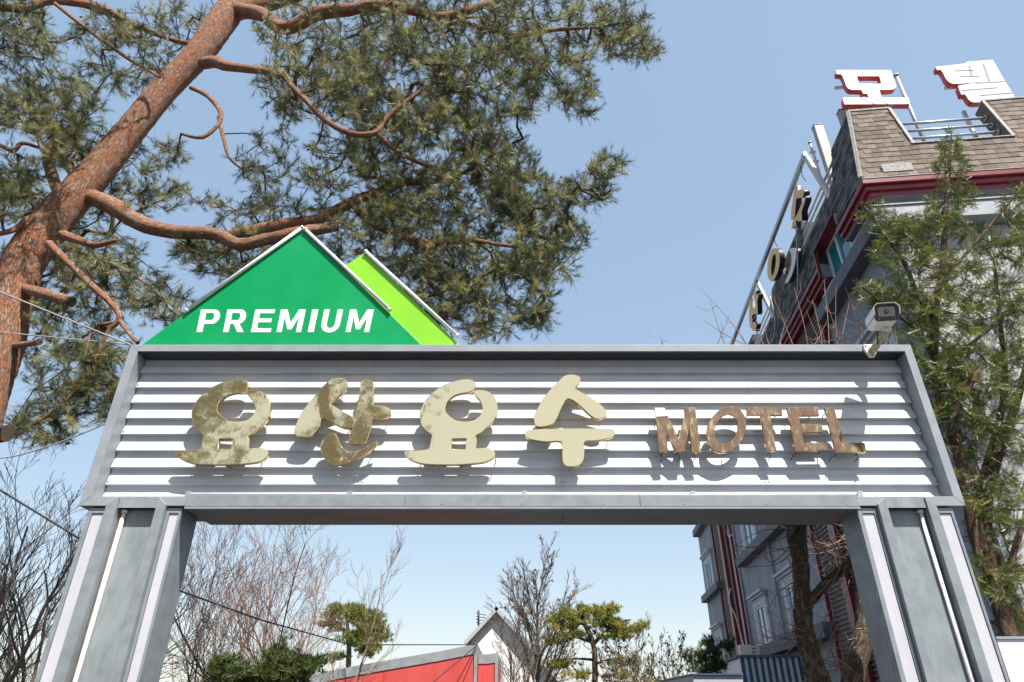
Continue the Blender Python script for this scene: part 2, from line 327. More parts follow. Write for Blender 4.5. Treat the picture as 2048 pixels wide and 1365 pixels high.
# bottom light tube
yt=7.60
b=MB(); b.tube([(G(378,988,yt)[0],yt,3.83),(G(1718,986,yt)[0],yt,3.835)],.022,10); lt=obj('light_tube',b,M['tube'],gate)
for u in (378,700,1049,1385,1718):
    b=MB(); x=G(u,988,yt)[0]; b.box((x-.03,yt-.03,3.80),(x+.03,yt+.03,3.863)); obj('tube_clip',b,M['steel'],lt)
# columns
def column(out,spec,inner,tubex):
    x0,x1=min(out,inner),max(out,inner)
    col=MB(); col.box((x0,7.63,0),(x1,7.96,3.664)); c=obj('column',col,M['trim'],gate)
    for a,bb,wa,wb in spec['boxes']:
        q=MB(); q.box((a,7.53,0),(wa,7.63,3.650)); q.box((wb,7.53,0),(bb,7.63,3.650)); q.box((wa,7.53,3.59),(wb,7.63,3.650)); q.box((wa,7.585,0),(wb,7.63,3.59)); obj('light_box',q,M['trim'],c,bevel=.003)
        q=MB(); q.box((wa+.003,7.545,0),(wb-.003,7.584,3.587)); obj('acrylic_panel',q,M['white'],c,bevel=.004)
        q=MB(); q.box((a+.01,7.526,3.625),(bb-.01,7.529,3.648)); obj('cap_strip',q,M['trim_light'],c)
    for a,bb,m in spec['trims']:
        q=MB(); q.prism([(a,7.47,0),(bb,7.47,0),(bb,7.47,3.68 if bb-a>0 else 3.70),(a,7.47,3.76)] if m>0 else [(a,7.47,0),(bb,7.47,0),(bb,7.47,3.76),(a,7.47,3.68)],(0,.158,0)); obj('column_trim',q,M['trim'],c,bevel=.004)
    a,bb=spec['mid']; q=MB(); q.box((a,7.60,0),(bb,7.628,3.640)); obj('middle_panel',q,M['panel'],c)
    q=MB(); q.box((a,7.492,3.643),(bb,7.499,3.77)); obj('header_plate',q,M['panel'],c)
    q=MB(); q.tube([(tubex,7.57,0),(tubex,7.57,3.60)],.024,12); t=obj('light_tube',q,M['tube'],c)
    q=MB(); q.tube([(tubex,7.57,3.60),(tubex,7.57,3.635)],.036,12); obj('tube_cap',q,M['tube'],t)
    pts=[(tubex-.034,7.56+.004*math.sin(z*5),z) for z in np.linspace(3.66,1.2,14)]
    if out<0: q=MB(); q.tube(pts,.0025,4); obj('tube_wire',q,M['goldedge'],t)
    return c
column(-4.87,dict(boxes=[(-4.87,-4.655,-4.822,-4.69),(-3.968,-3.80,-3.935,-3.828)],trims=[(-4.65,-4.525,-1),(-4.075,-3.972,1)],mid=(-4.52,-4.078)),-3.8,-4.475)
column(5.07,dict(boxes=[(3.97,4.19,4.02,4.158),(4.868,5.07,4.905,5.04)],trims=[(4.195,4.30,-1),(4.757,4.862,1)],mid=(4.303,4.754)),3.97,4.715)

# ---- gold letters
YL=7.515
def z2(o,s): return lambda x,y: G(o[0]+x/s,o[1]+y/s,YL)
fr=z2((320,730),4.096); f3=z2((800,730),4.096); f4=z2((1260,780),4.096)
yo=[(722,165),(705,130),(660,117),(600,120),(520,140),(430,180),(360,230),(300,295),(262,370),(258,430),(275,500),(315,545),(355,575),(349,610),(342,650),(330,685),(290,695),(220,702),(150,703),(128,718),(140,750),(190,785),(280,810),(400,818),(560,818),(700,810),(800,797),(860,770),(885,735),(872,700),(830,682),(770,680),(728,682),(729,650),(732,610),(722,580),(760,560),(830,500),(890,430),(905,360),(895,300),(870,250),(820,215),(760,205),(715,212),(708,232),(730,265),(755,290),(775,330),(780,370),(760,410),(720,445),(660,462),(600,462),(540,445),(490,405),(470,370),(478,320),(500,290),(540,255),(600,235),(660,225),(705,205)]
hole=[(482,605),(598,605),(580,688),(478,688)]
yo2=[((x-258)*.985+163,y) for x,y in yo]; hole2=[(425,605),(542,603),(535,692),(420,688)]
sa1=[(1465,105),(1510,110),(1535,150),(1530,190),(1490,235),(1425,290),(1405,320),(1440,345),(1500,385),(1560,415),(1592,445),(1588,490),(1565,520),(1500,515),(1420,480),(1350,440),(1325,430),(1310,490),(1270,560),(1220,590),(1150,590),(1105,570),(1100,530),(1120,470),(1160,390),(1210,320),(1270,250),(1330,180),(1390,125),(1430,108)]
sa2=[(1650,130),(1690,118),(1735,130),(1750,170),(1752,250),(1750,328),(1790,328),(1850,340),(1890,375),(1885,415),(1840,435),(1790,435),(1742,428),(1735,500),(1710,580),(1685,625),(1630,645),(1580,652),(1548,635),(1550,590),(1575,520),(1600,430),(1615,350),(1630,250),(1640,170)]
sa3=[(1415,558),(1445,575),(1465,620),(1490,670),(1530,700),(1580,708),(1650,690),(1720,655),(1770,628),(1780,640),(1740,690),(1660,745),(1570,790),(1480,820),(1410,815),(1350,770),(1318,710),(1315,650),(1340,605),(1380,570)]
su1=[(1400,78),(1450,85),(1478,105),(1470,150),(1437,185),(1455,205),(1520,240),(1600,290),(1670,350),(1695,400),(1680,430),(1620,445),(1560,415),(1490,350),(1430,300),(1375,277),(1340,320),(1310,380),(1280,450),(1250,485),(1180,505),(1120,505),(1098,460),(1105,400),(1140,330),(1190,250),(1250,180),(1310,120),(1350,88)]
su2=[(1022,575),(1035,545),(1080,530),(1200,525),(1400,520),(1600,522),(1720,522),(1762,540),(1755,580),(1700,605),(1600,622),(1512,630),(1512,700),(1505,770),(1480,815),(1430,832),(1370,832),(1335,800),(1328,730),(1322,632),(1200,630),(1090,615),(1040,597)]
GM=[M['gold'],M['goldedge']]
def gl(rings,f,lab=None):
    kk={'label':lab} if lab else {}
    return glyph('gold_letter',rings,f,(0,-1,0),.055,GM,gate,bevel=.006,**kk)
L1=gl([catmull(yo,3),hole],fr,'leftmost gold syllable, mirroring a dark pine')
L2=[gl([catmull(s_,3)],fr) for s_ in (sa1,sa2,sa3)]
L3=gl([catmull(yo2,3),hole2],f3,'third gold syllable, a ring on a flat base')
L4=[gl([catmull(s_,3)],f3) for s_ in (su1,su2)]
mo=[('M',[[(203,147),(283,147),(312,215),(398,400),(447,215),(447,147),(535,143),(585,510),(510,512),(487,310),(450,505),(372,508),(296,320),(312,505),(248,510)]]),
 ('O',[ellipse(790,325,160,191,32,-.18),ellipse(790,320,94,122,28,-.18)]),
 ('T',[[(958,140),(1240,140),(1250,207),(1150,207),(1200,500),(1130,503),(1072,207),(962,207)]]),
 ('E',[[(1288,143),(1540,140),(1550,210),(1385,212),(1395,280),(1570,280),(1582,348),(1412,350),(1425,432),(1612,430),(1622,497),(1365,500)]]),
 ('L',[[(1598,147),(1672,147),(1757,432),(1922,434),(1940,512),(1692,513)]])]
ML=[]
for ch,r in mo: ML.append(glyph('rusted_letter',r,f4,(0,-1,0),.05,[M['rustgold'],M['goldedge']],gate,bevel=.004,label='rusty gold letter '+ch))
# bright corner patch on the M
b=MB(); b.prism([f4(203,147)+(0,-.003,0),f4(283,147)+(0,-.003,0),f4(311,215)+(0,-.003,0),f4(212,222)+(0,-.003,0)],(0,.0025,0)); obj('bare_metal_patch',b,M['signw'],ML[0])
# mounting pins
def pins(o,f,pts):
    for x,y in pts:
        b=MB(); p=f(x,y); b.tube([p+(0,.03,0),p+(0,.10,-.005),p+(0,.185,-.01)],.006,5); obj('mounting_pin',b,M['screw'],o)
pins(L1,fr,[(300,400),(870,380),(250,770),(800,770),(540,808)])
pins(L2[0],fr,[(1170,560),(1490,160),(1540,470)]); pins(L2[1],fr,[(1700,160),(1860,390),(1610,600)]); pins(L2[2],fr,[(1470,790),(1370,620),(1730,660)])
pins(L3,f3,[(220,400),(760,380),(160,770),(780,760),(500,800)]); pins(L4[0],f3,[(1430,110),(1150,470),(1650,410)]); pins(L4[1],f3,[(1070,560),(1720,560),(1400,815)])
for o,pp in zip(ML,[[(270,500),(400,495),(540,500),(240,180)],[(660,420),(910,300),(790,505)],[(980,180),(1220,180),(1160,490)],[(1320,190),(1500,190),(1390,490),(1590,480)],[(1620,170),(1720,500),(1900,490)]]): pins(o,f4,pp)
# downward-dangling wires under MOTEL
b=MB()
for x,y in ((262,515),(400,512),(530,515),(1150,505),(1335,500),(1650,512),(1870,512)):
    p=f4(x,y); b.tube([p+(0,.04,0),p+(.012,.06,-.05),p+(-.006,.12,-.08)],.005,4)
obj('dangling_wire',b,M['cable'],gate,kind='stuff')

# ============================================================ PREMIUM MOUNTAIN SIGN
YM=7.62
prem=empty('mountain_sign',(0,YM+.05,Z1),label='green twin peak sign reading PREMIUM standing on the gateway',cat='sign')
def gm(y): return lambda x,z: G(270+x/3.012,440+z/3.012,y)
zs=lambda p: np.array([p[0],p[1],Z1+.002])
fa=gm(YM)
A=[zs(fa(20,742)),fa(1005,45),zs(fa(1755,742))]
b=MB(); b.prism(A,(0,.09,0)); obj('green_board',b,M['green'],prem,bevel=.003)
fb=gm(YM+.095)
b=MB(); b.prism([zs(fb(900,742)),fb(1180,332),fb(1385,198),zs(fb(2002,742))],(0,.09,0)); obj('lime_board',b,M['lime'],prem,bevel=.003,label='lime green peak behind the darker one')
def ltube(y,p,q,off):
    f=gm(y); a,c=f(*p),f(*q); b=MB(); b.tube([a,c],.026,12); t=obj('light_tube',b,M['tube'],prem)
    d=norm(c-a); b=MB(); b.tube([a-d*.004,a-d*.03],.032,12); b.tube([c+d*.004,c+d*.03],.032,12); obj('tube_cap',b,M['tube'],t)
ltube(YM-.03,(318,540),(1003,50),0); ltube(YM-.03,(1030,62),(1530,538),0); ltube(YM+.066,(1395,195),(1938,695),0)
fp=gm(YM-.0045)
def sk(x0,pts,w,y0=540,y1=677):  # unit coords (0..1,0=bottom..1=top) -> zoomed px, italic shear
    H=y1-y0
    return [(x0+(px*w)+(py)*28, y1-py*H) for px,py in pts]
def arc(cx,cy,rx,ry,a0,a1,n=10): return [(cx+rx*math.cos(math.radians(a0+(a1-a0)*i/n)),cy+ry*math.sin(math.radians(a0+(a1-a0)*i/n))) for i in range(n+1)]
def PR(r): 
    o=[(0,0),(0,1),(.62,1)]+arc(.68,.69,.32,.31,90,-90)[1:]+[(.30,.38)]
    i=[(.28,.82),(.64,.82)]+arc(.64,.69,.09,.13,90,-90,6)[1:]+[(.28,.56)]
    if r: o+=[(.30,.38)]
    return o,i
wl=[]
o,i_=PR(0); P_=[[(0,0),(0,1),(.62,1)]+arc(.66,.68,.34,.32,90,-90)[1:]+[(.29,.36),(.29,0)],[(.29,.84),(.29,.53),(.62,.53)]+arc(.62,.685,.09,.155,-90,90,6)[1:]]
R_=[[(0,0),(0,1),(.60,1)]+arc(.64,.68,.34,.32,90,-75)[1:]+[(1.02,0),(.70,0),(.44,.36),(.27,.36),(.27,0)],[(.27,.84),(.27,.53),(.60,.53)]+arc(.60,.685,.09,.155,-90,90,6)[1:]]
E_=[[(0,0),(0,1),(1,1),(1,.83),(.27,.83),(.27,.60),(.93,.60),(.93,.43),(.27,.43),(.27,.17),(1,.17),(1,0)]]
M_=[[(0,0),(0,1),(.26,1),(.5,.42),(.74,1),(1,1),(1,0),(.79,0),(.79,.66),(.58,.12),(.42,.12),(.21,.66),(.21,0)]]
I_=[[(0,0),(0,1),(1,1),(1,0)]]
U_=[[(0,1),(0,.36)]+arc(.5,.36,.5,.38,180,360,14)[1:-1]+[(1,.36),(1,1),(.72,1),(.72,.40)]+arc(.5,.38,.22,.20,0,-180,10)[1:-1]+[(.28,.40),(.28,1)]]
for ch,x0,w,g_ in (('P',370,122,P_),('R',530,122,R_),('E',698,118,E_),('M',852,148,M_),('I',1040,24+12,I_),('U',1113,112,U_),('M',1268,142,M_)):
    glyph('white_letter',[sk(x0,r,w) for r in g_],fp,(0,-1,0),.004,M['wletter'],prem,bevel=.0003)

# ============================================================ SECURITY CAMERA
pb=G(1741,700,7.47)
cc=empty('security_camera',(pb[0],pb[1],pb[2]),label='white security camera on a stained bracket at the signboard corner',cat='camera')
b=MB(); q=[G(x,y,7.462) for x,y in ((1727,689),(1754,689),(1754.5,702),(1750,714),(1741,714),(1729,699))]; b.prism(q,(0,.036,0)); bp_=obj('base_plate',b,M['cctv'],cc,bevel=.003)
b=MB()
for x,y in ((1731,692),(1743,704),(1745,711)): p=G(x,y,7.455); b.tube([p,p+(0,.01,0)],.009,6)
obj('bolt',b,M['screw'],bp_)
a0=G(1744,703,7.45); a1=G(1764,676,7.28); a2=G(1777,658,7.08)
b=MB(); b.tube([a0,a0*.5+a1*.5,a1,a2],[.05,.043,.036,.036],10); obj('bracket_arm',b,M['arm'],cc)
fr_=G(1772,627,6.78); bk=G(1757,648,7.17); ax=norm(fr_-bk); side=norm(np.cross(ax,(0.10,0,1))); upv=np.cross(side,ax)
if upv[2]<0: upv=-upv
if side[0]<0: side=-side
def oc(w,h,c,t): # octagon-ish ring in the camera's frame
    return [t+side*x*w/2+upv*y*h/2 for x,y in ((-1,-1+c),(-1+c,-1),(1-c,-1),(1,-1+c),(1,1-c),(1-c,1),(-1+c,1),(-1,1-c))]
b=MB(); b.prism(oc(.255,.19,.22,bk),fr_-bk-ax*.0); obj('housing',b,M['cctv'],cc,bevel=.006)
b=MB(); b.prism(oc(.262,.20,.24,fr_+ax*.001),ax*.018); fa_=obj('front_bezel',b,M['black'],cc,bevel=.003)
b=MB(); b.prism(oc(.185,.125,.1,fr_+ax*.0195+upv*.012),ax*.006); obj('led_window',b,M['glass_grid'],fa_)
b=MB()
for dx,dy in ((-.085,-.075),(.085,-.075)): p=fr_+ax*.02+side*dx+upv*dy; b.tube([p,p+ax*.006],.006,6)
obj('bezel_screw',b,M['steel'],fa_)
pc=fr_+ax*.026+upv*.012; b=MB(); b.tube([pc,pc+ax*.012],.026,16); ln=obj('lens_ring',b,M['black'],fa_)
b=MB(); b.tube([pc+ax*.0125,pc+ax*.015],.012,12); obj('lens_glass',b,M['glass_grid'],ln)
# LED dots
b=MB()
for i in range(9):
    for j in range(6):
        if math.hypot(i-4,(j-2.5)*1.1)<1.7: continue
        p=fr_+ax*.026+side*(i-4)*.019+upv*((j-2.5)*.0195+.012); b.tube([p,p+ax*.004],.0055,5)
obj('led_dot',b,M['tube'],fa_,kind='stuff')
# sun shield: bent sheet over the housing
prof_=[(-.140,-.03),(-.143,.07),(-.10,.116),(.10,.116),(.143,.07),(.140,-.03)]; prin=[(x*.955,y*.955) for x,y in prof_]
b=MB(); ring=[bk-ax*.02+side*x+upv*y for x,y in prof_+prin[::-1]]; b.prism(ring,(fr_-bk)+ax*.085); obj('sun_shield',b,M['cctv'],cc)
b=MB(); jp=a2; t_=(fr_*.38+bk*.62)-upv*.097; b.tube([jp-(0,0,.0),t_],[.042,.034],10); b.box(t_-np.array((.05,.05,.0)),t_+np.array((.05,.05,.02))); obj('swivel_joint',b,M['cctv'],cc)
b=MB(); p0=bk-upv*.05-ax*.01; b.tube([p0,p0+(-.01,.06,-.08),p0+(0,.12,-.16),G(1753,690,7.6)],.008,6); obj('power_cable',b,M['cable'],cc)

# ============================================================ MOTEL BUILDING  (local: a = to the right, b = away, z = up)
AZ=math.radians(5.9); E0=G(1723.6,360.5,10.5)
ea=np.array([math.cos(AZ),-math.sin(AZ),0]); eb=np.array([math.sin(AZ),math.cos(AZ),0]); O=np.array([E0[0],E0[1],0])
def X(p): return O+ea*p[0]+eb*p[1]+np.array([0,0,p[2]])
def onA(a): return lambda u,v: hit(u,v,O+ea*a,ea)
def onB(b_): return lambda u,v: hit(u,v,O+eb*b_,eb)
def loc(P): d=P-O; return np.array([d@ea,d@eb,d[2]])
motel=empty('motel_building',O,-AZ,label='blue grey motel building with dark red gutters and shingled mansard parapet',cat='building')
def bx(name,a,b_,m,par=motel,bevel=0,**k): q=MB(); q.box(a,b_,X); return obj(name,q,m,par,bevel=bevel,**k)
ZE=E0[2]+.03
# walls
LB=28.1
bx('side_wall',(.35,.355,0),(1.0,LB,11.3),M['wallg'])
bx('front_wall',(.351,.35,0),(12,.354,10.33),M['wallg'])
for i,(z0,z1) in enumerate(((8.9,10.32),(7.45,8.88),(6.0,7.43),(4.5,5.98),(3.0,4.48),(1.5,2.98))):
    for a0_ in np.arange(.45,9,1.5): bx('wall_panel',(a0_,.325,z0),(a0_+1.488,.349,z1),M['wallw'],bevel=.004)
bx('upper_wall',(.36,.352,10.78),(12,.40,11.3),M['cornice'])
bx('rear_core',(1.01,.36,0),(11.9,LB,11.25),M['wallg'])
# ledges
bx('front_cornice',(-.0,-.0,10.36),(12,.349,10.74),M['cornice'],bevel=.01)
bx('cornice_cap',(-.03,-.03,10.742),(12,.345,10.775),M['wallw'],bevel=.006)
for n_,(b0,b1,z0,z1) in enumerate(((.02,4.05,10.30,10.66),(4.4,8.9,6.83,7.18),(22.8,27.7,10.27,10.62),(9.1,17.95,6.83,7.18),(22.8,27.75,6.77,7.10),(8.7,17.7,3.35,3.74))):
    bx('ledge',(.0,b0,z0),(.348,b1,z1),M['ledge'],bevel=.012)
bx('ledge',(.0,9.1,10.30),(.348,17.9,10.66),M['ledge'],bevel=.012)
# red gutter moulding in three steps
def gutter(side,s0,s1):
    q=MB()
    for i,(o,z0,z1) in enumerate(((0,ZE-.13,ZE),(.07,ZE-.25,ZE-.132),(.14,ZE-.37,ZE-.252))):
        if side=='L': q.box((o,s0 if s0>0 else o+.001,z0),(.5,s1,z1),X)
        else: q.box((o if s0==0 else s0,o,z0),(s1,.5,z1),X)
    return obj('gutter',q,M['red'],motel,bevel=.012)
gutter('F',0,12); gutter('L',.501,1.72); gutter('L',3.16,LB)
bx('soffit',(.15,.51,ZE-.40),(.36,1.6,ZE-.372),M['ledge']); bx('soffit',(.36,.15,ZE-.40),(12,.36,ZE-.372),M['ledge'])
bx('gutter_cap',(-.012,-.012,ZE+.001),(12,.3,ZE+.02),M['cornice'])
# mansard parapet: slanted slabs
ZT=14.11; IN=.54; ZB=ZE+.022
def ins(z): return IN*(z-ZB)/(ZT-ZB)
TK=.34
def slabL(s0,s1,z0,z1,name='mansard_side'):
    q=MB(); f=lambda s,z:(ins(z),max(s,ins(z)+.002) if s==0 else s,z)
    q.prism([X(f(s0,z0)),X(f(s0,z1)),X(f(s1,z1)),X(f(s1,z0))],ea*TK+np.array((0,0,-.05))); return obj(name,q,M['shingle2'],motel)
def slabF(s0,s1,z0,z1,name='mansard_front'):
    q=MB(); f=lambda s,z:(ins(z) if s==0 else s,ins(z),z)
    q.prism([X(f(s0,z0)),X(f(s1,z0)),X(f(s1,z1)),X(f(s0,z1))],eb*TK+np.array((0,0,-.05))); return obj(name,q,M['shingle'],motel)
ZN=12.95; ZNF=12.63
side_pieces=[(0,1.60,ZB,ZN-.002),(1.602,3.10,11.97,ZN-.002),(3.102,LB,ZB,ZN-.002),(0,1.82,ZN,ZT),(4.58,8.24,ZN,ZT),(11.2,14.6,ZN,ZT),(17.6,20.6,ZN,ZT),(23.6,LB,ZN,ZT)]
sl_=[slabL(*p) for p in side_pieces]
front_pieces=[(0,12,ZB,ZNF-.002),(0,1.47,ZNF,ZT),(3.55,7.0,ZNF,ZT),(9,12,ZNF,ZT)]
fs_=[slabF(*p) for p in front_pieces]
# individual shingles on the front (visible ones), the rest joined
rng=np.random.default_rng(5)
sw,ex=.225,.172; nr=int((ZT-ZB)/ex)
slant=math.atan2(IN,ZT-ZB)
q=MB(); q.box((-sw/2+.004,-.012,-.0),(sw/2-.004,.0,ex*1.12)); me_sh=[]
for i in range(3):
    q=MB(); w=sw*(.78,1.0,1.12)[i]; q.box((-w/2+.003,-.014,0),(w/2-.003,-.002,ex*1.12)); me=bpy.data.meshes.new('shingle'); me.from_pydata(q.v,[],q.f); me.materials.append(M['shingle']); me_sh.append(me)
cnt=0; rest=MB()
for r in range(nr+1):
    z=ZB+r*ex+.004; a=ins(z)+.06+(.11 if r%2 else 0)
    if z+ex>ZT+.05: continue
    while a<11.9:
        k=int(rng.integers(0,3)); w=sw*(.78,1.0,1.12)[k]; ca=a+w/2; a+=w
        if z>ZNF-.14 and (1.42-.05<ca<3.6+.05 or 6.95<ca<9.05): continue
        jit=rng.normal(0,.006); rot=slant+ .06
        mxl=Matrix.Translation((ca,ins(z),z+jit))@Matrix.Rotation(-rot,4,'X')
        if ca<5.0 and cnt<298:
            o=bpy.data.objects.new('shingle',me_sh[k]); COL.objects.link(o); par=fs_[0] if z<ZNF-.002 else (fs_[1] if ca<2.5 else fs_[2]); o.parent=par; o.matrix_local=mxl; WM[o]=WM[motel]; cnt+=1
        else:
            rest.box((-w/2+.003,-.014,0),(w/2-.003,-.002,ex*1.12),lambda p,mx=mxl: X(tuple(mx@Vector(p))),mi=0)
obj('shingle_rows',rest,M['shingle'],motel,kind='stuff')
# side shingles
sg=[mat('slate_shingle_%s'%n,c,tuple(x*.7 for x in c),rough=.95,scale=16,bump=.003,bscale=90,spec=.2) for n,c in (('dark',(.06,.064,.072)),('mid',(.13,.133,.14)),('warm',(.19,.18,.165)))]
q=MB()
for r in range(nr+1):
    z=ZB+r*ex; 
    if z+ex>ZT+.06: continue
    s=ins(z)+.04+(.11 if r%2 else 0)
    while s<LB:
        w=sw*rng.uniform(.8,1.15); c=s+w/2; s+=w
        if z>ZN-.15 and any(l-.05<c<h+.05 for l,h in ((1.82,4.58),(8.24,11.2),(14.6,17.6),(20.6,23.6))): continue
        if z<11.99 and 1.5<c<3.2: continue
        z_=z+.004; t=math.tan(slant+.05)
        def Y(p,z_=z_,c=c): return X((ins(z_)+p[0]+(p[2])*t,c+p[1],z_+p[2]))
        q.box((-.016,-w/2+.004,0),(-.003,w/2-.004,ex*1.1),Y,mi=int(rng.choice(3,p=(.35,.4,.25))))
obj('side_shingles',q,sg,motel,kind='stuff')
# flashings
def fl(pts,w=.07,t=.03,m='flash',name='flashing'):
    q=MB()
    for p0,p1 in zip(pts[:-1],pts[1:]): q.bar(X(p0),X(p1),w,t)
    return obj(name,q,M[m],motel,bevel=.006)
fl([(-.02,-.02,ZB),(IN-.015,IN-.015,ZT+.02)],.08,.05)
fl([(IN,IN+.05,ZT+.02),(1.47,IN+.05,ZT+.02)],.16,.05); fl([(3.55,IN+.05,ZT+.02),(7,IN+.05,ZT+.02)],.16,.05)
fl([(1.46,ins(ZNF)-.03,ZNF-.01),(1.46,IN-.03,ZT)],.07,.03); fl([(3.56,ins(ZNF)-.03,ZNF-.01),(3.56,IN-.03,ZT)],.07,.03); fl([(1.4,ins(ZNF)+.05,ZNF+.01),(3.6,ins(ZNF)+.05,ZNF+.01)],.18,.03)
fl([(IN+.05,IN,ZT+.02),(IN+.05,1.82,ZT+.02)],.12,.04,'ledge')
bx('roof_patch',(.50,.005,ZB+.14),(1.12,.02,ZB+.36),M['flash'])
# notch rails
for k in range(4):
    z=ZNF+.12+k*.30; q=MB(); q.tube([X((1.42,ins(z)+.17,z)),X((3.60,ins(z)+.17,z))],.033,10); r_=obj('notch_rail',q,M['steel'],motel)
    q=MB(); q.tube([X((3.50,ins(z)+.17,z)),X((3.545,ins(z)+.17,z))],.06,10); obj('rail_flange',q,M['steel'],r_)
for s0,s1 in ((1.80,4.60),(8.2,11.22),(14.5,17.6)):
    for k in range(3):
        z=ZN+.18+k*.34; q=MB(); q.tube([X((ins(z)+.04,s0,z)),X((ins(z)+.04,s1,z))],.033,10); r_=obj('notch_rail',q,M['steel'],motel)
# dormer: red reveal around the raised window
bx('dormer_reveal',(-.02,1.60,11.93),(.42,3.12,11.968),M['red']); bx('dormer_reveal',(-.03,3.102,ZE-.37),(.05,3.15,11.93),M['red']); bx('dormer_cheek',(.052,3.102,ZE-.37),(.42,3.15,11.928),M['wallg']); bx('dormer_reveal',(.02,1.602,ZE-.1),(.42,1.63,11.93),M['cornice'])
def window(b0,b1,z0,z1,a=.37,mull=1,sash=True,glass='pane',name='window'):
    q=MB(); fw=.06
    q.box((a-.05,b0,z0),(a+.02,b0+fw,z1),X); q.box((a-.05,b1-fw,z0),(a+.02,b1,z1),X); q.box((a-.05,b0+fw,z0),(a+.02,b1-fw,z0+fw),X); q.box((a-.05,b0+fw,z1-fw),(a+.02,b1-fw,z1),X)
    for i in range(mull):
        c=b0+(b1-b0)*(i+1)/(mull+1); q.box((a-.06,c-.04,z0+fw),(a+.01,c+.04,z1-fw),X)
    w=obj(name,q,M['stone'],motel)
    for i in range(mull+1):
        c0=b0+fw+(b1-b0-2*fw)*i/(mull+1)+.02; c1=b0+fw+(b1-b0-2*fw)*(i+1)/(mull+1)-.02
        q=MB(); q.box((a-.015,c0,z0+fw+.002),(a-.005,c1,z1-fw-.002),X); obj('pane',q,M[glass],w)
    return w
window(1.75,3.09,10.68,11.92,a=.33); window(.9,1.72,10.68,11.10,a=.33); window(3.17,4.0,10.68,11.10,a=.33)
def pedwindow(b0,b1,z0,z1):
    w=window(b0,b1,z0,z1,a=.335,mull=1)
    q=MB(); q.box((.25,b0-.38,z0-.1),(.348,b0-.002,z1),X); q.box((.25,b1+.002,z0-.1),(.348,b1+.38,z1),X); q.box((.25,b0-.38,z1+.002),(.348,b1+.38,z1+.2),X)
    sr=obj('window_surround',q,M['surround'],w,bevel=.01)
    q=MB()
    for i,(o,h0,h1) in enumerate(((.0,0,.08),(.08,.082,.17),(.16,.172,.26))):
        q.box((.24-o,b0-.42-o,z1+.2+h0),(.348,b1+.42+o,z1+.2+h1),X)
    obj('pediment',q,M['surround'],w,bevel=.008)
for b0,b1,z0,z1 in ((15.6,16.95,3.8,5.12),(11.3,12.4,3.8,5.2),(25.0,26.5,3.7,5.0),(25.0,26.5,7.12,8.55),(15.2,16.8,7.2,8.6),(11.3,12.4,7.2,8.6),(1.6,2.9,7.2,8.45)): pedwindow(b0,b1,z0,z1)
# cladding strips with red posts
def cladding(b0,b1,posts,ztop=11.1):
    q=MB(); pr=[]; z=.3
    while z<ztop: pr+=[(.325,z),(.325,z+.05),(.285,z+.065),(.285,z+.10)]; z+=.115
    n=len(pr); q.add([X((a,b_,z)) for b_ in (b0,b1) for a,z in pr],[(j,j+n,j+1+n,j+1) for j in range(n-1)]); c=obj('corrugated_cladding',q,M['louvre'],motel)
    for p,w in posts:
        q=MB(); q.box((.17,p-w/2,.2),(.284,p+w/2,ztop),X); obj('red_post',q,M['red'],c,bevel=.008)
    return c
cladding(19.3,23.05,[(21.2,.36),(19.1,.30),(19.95,.07),(23.1,.07)]); cladding(4.3,8.55,[(6.95,.42),(8.6,.10),(4.3,.1)])
for b_ in (18.75,13.6): 
    q=MB(); q.tube([X((.28,b_,.3)),X((.28,b_,11))],.045,8); obj('drainpipe',q,M['cornice'],motel)
q=MB()
for b_,off in ((9.0,0),(13.9,.0),(24.2,0)):
    q.box((.343,b_,.2),(.3485,b_+.03,11),X)
obj('wall_joint',q,M['ledge'],motel)
# conduits on the mansard side
for u0,v0,u1,v1,u2,v2 in ((1592,445,1596,560,1592,607),(1540,590,1551,650,1540,700)):
    q=MB(); P=[onA(-.06)(u0,v0),onA(-.07)(u1,v1),onA(-.03)(u2,v2)]; q.tube(catmull(P,5,False),.022,6); obj('conduit',q,M['steel'],motel)
# hose at the near red post
q=MB(); q.tube(catmull([onA(.05)(u,v) for u,v in ((1457,1040),(1455,1062),(1458,1073),(1464,1070))],5,False),.03,6); obj('hose',q,M['steel'],motel)

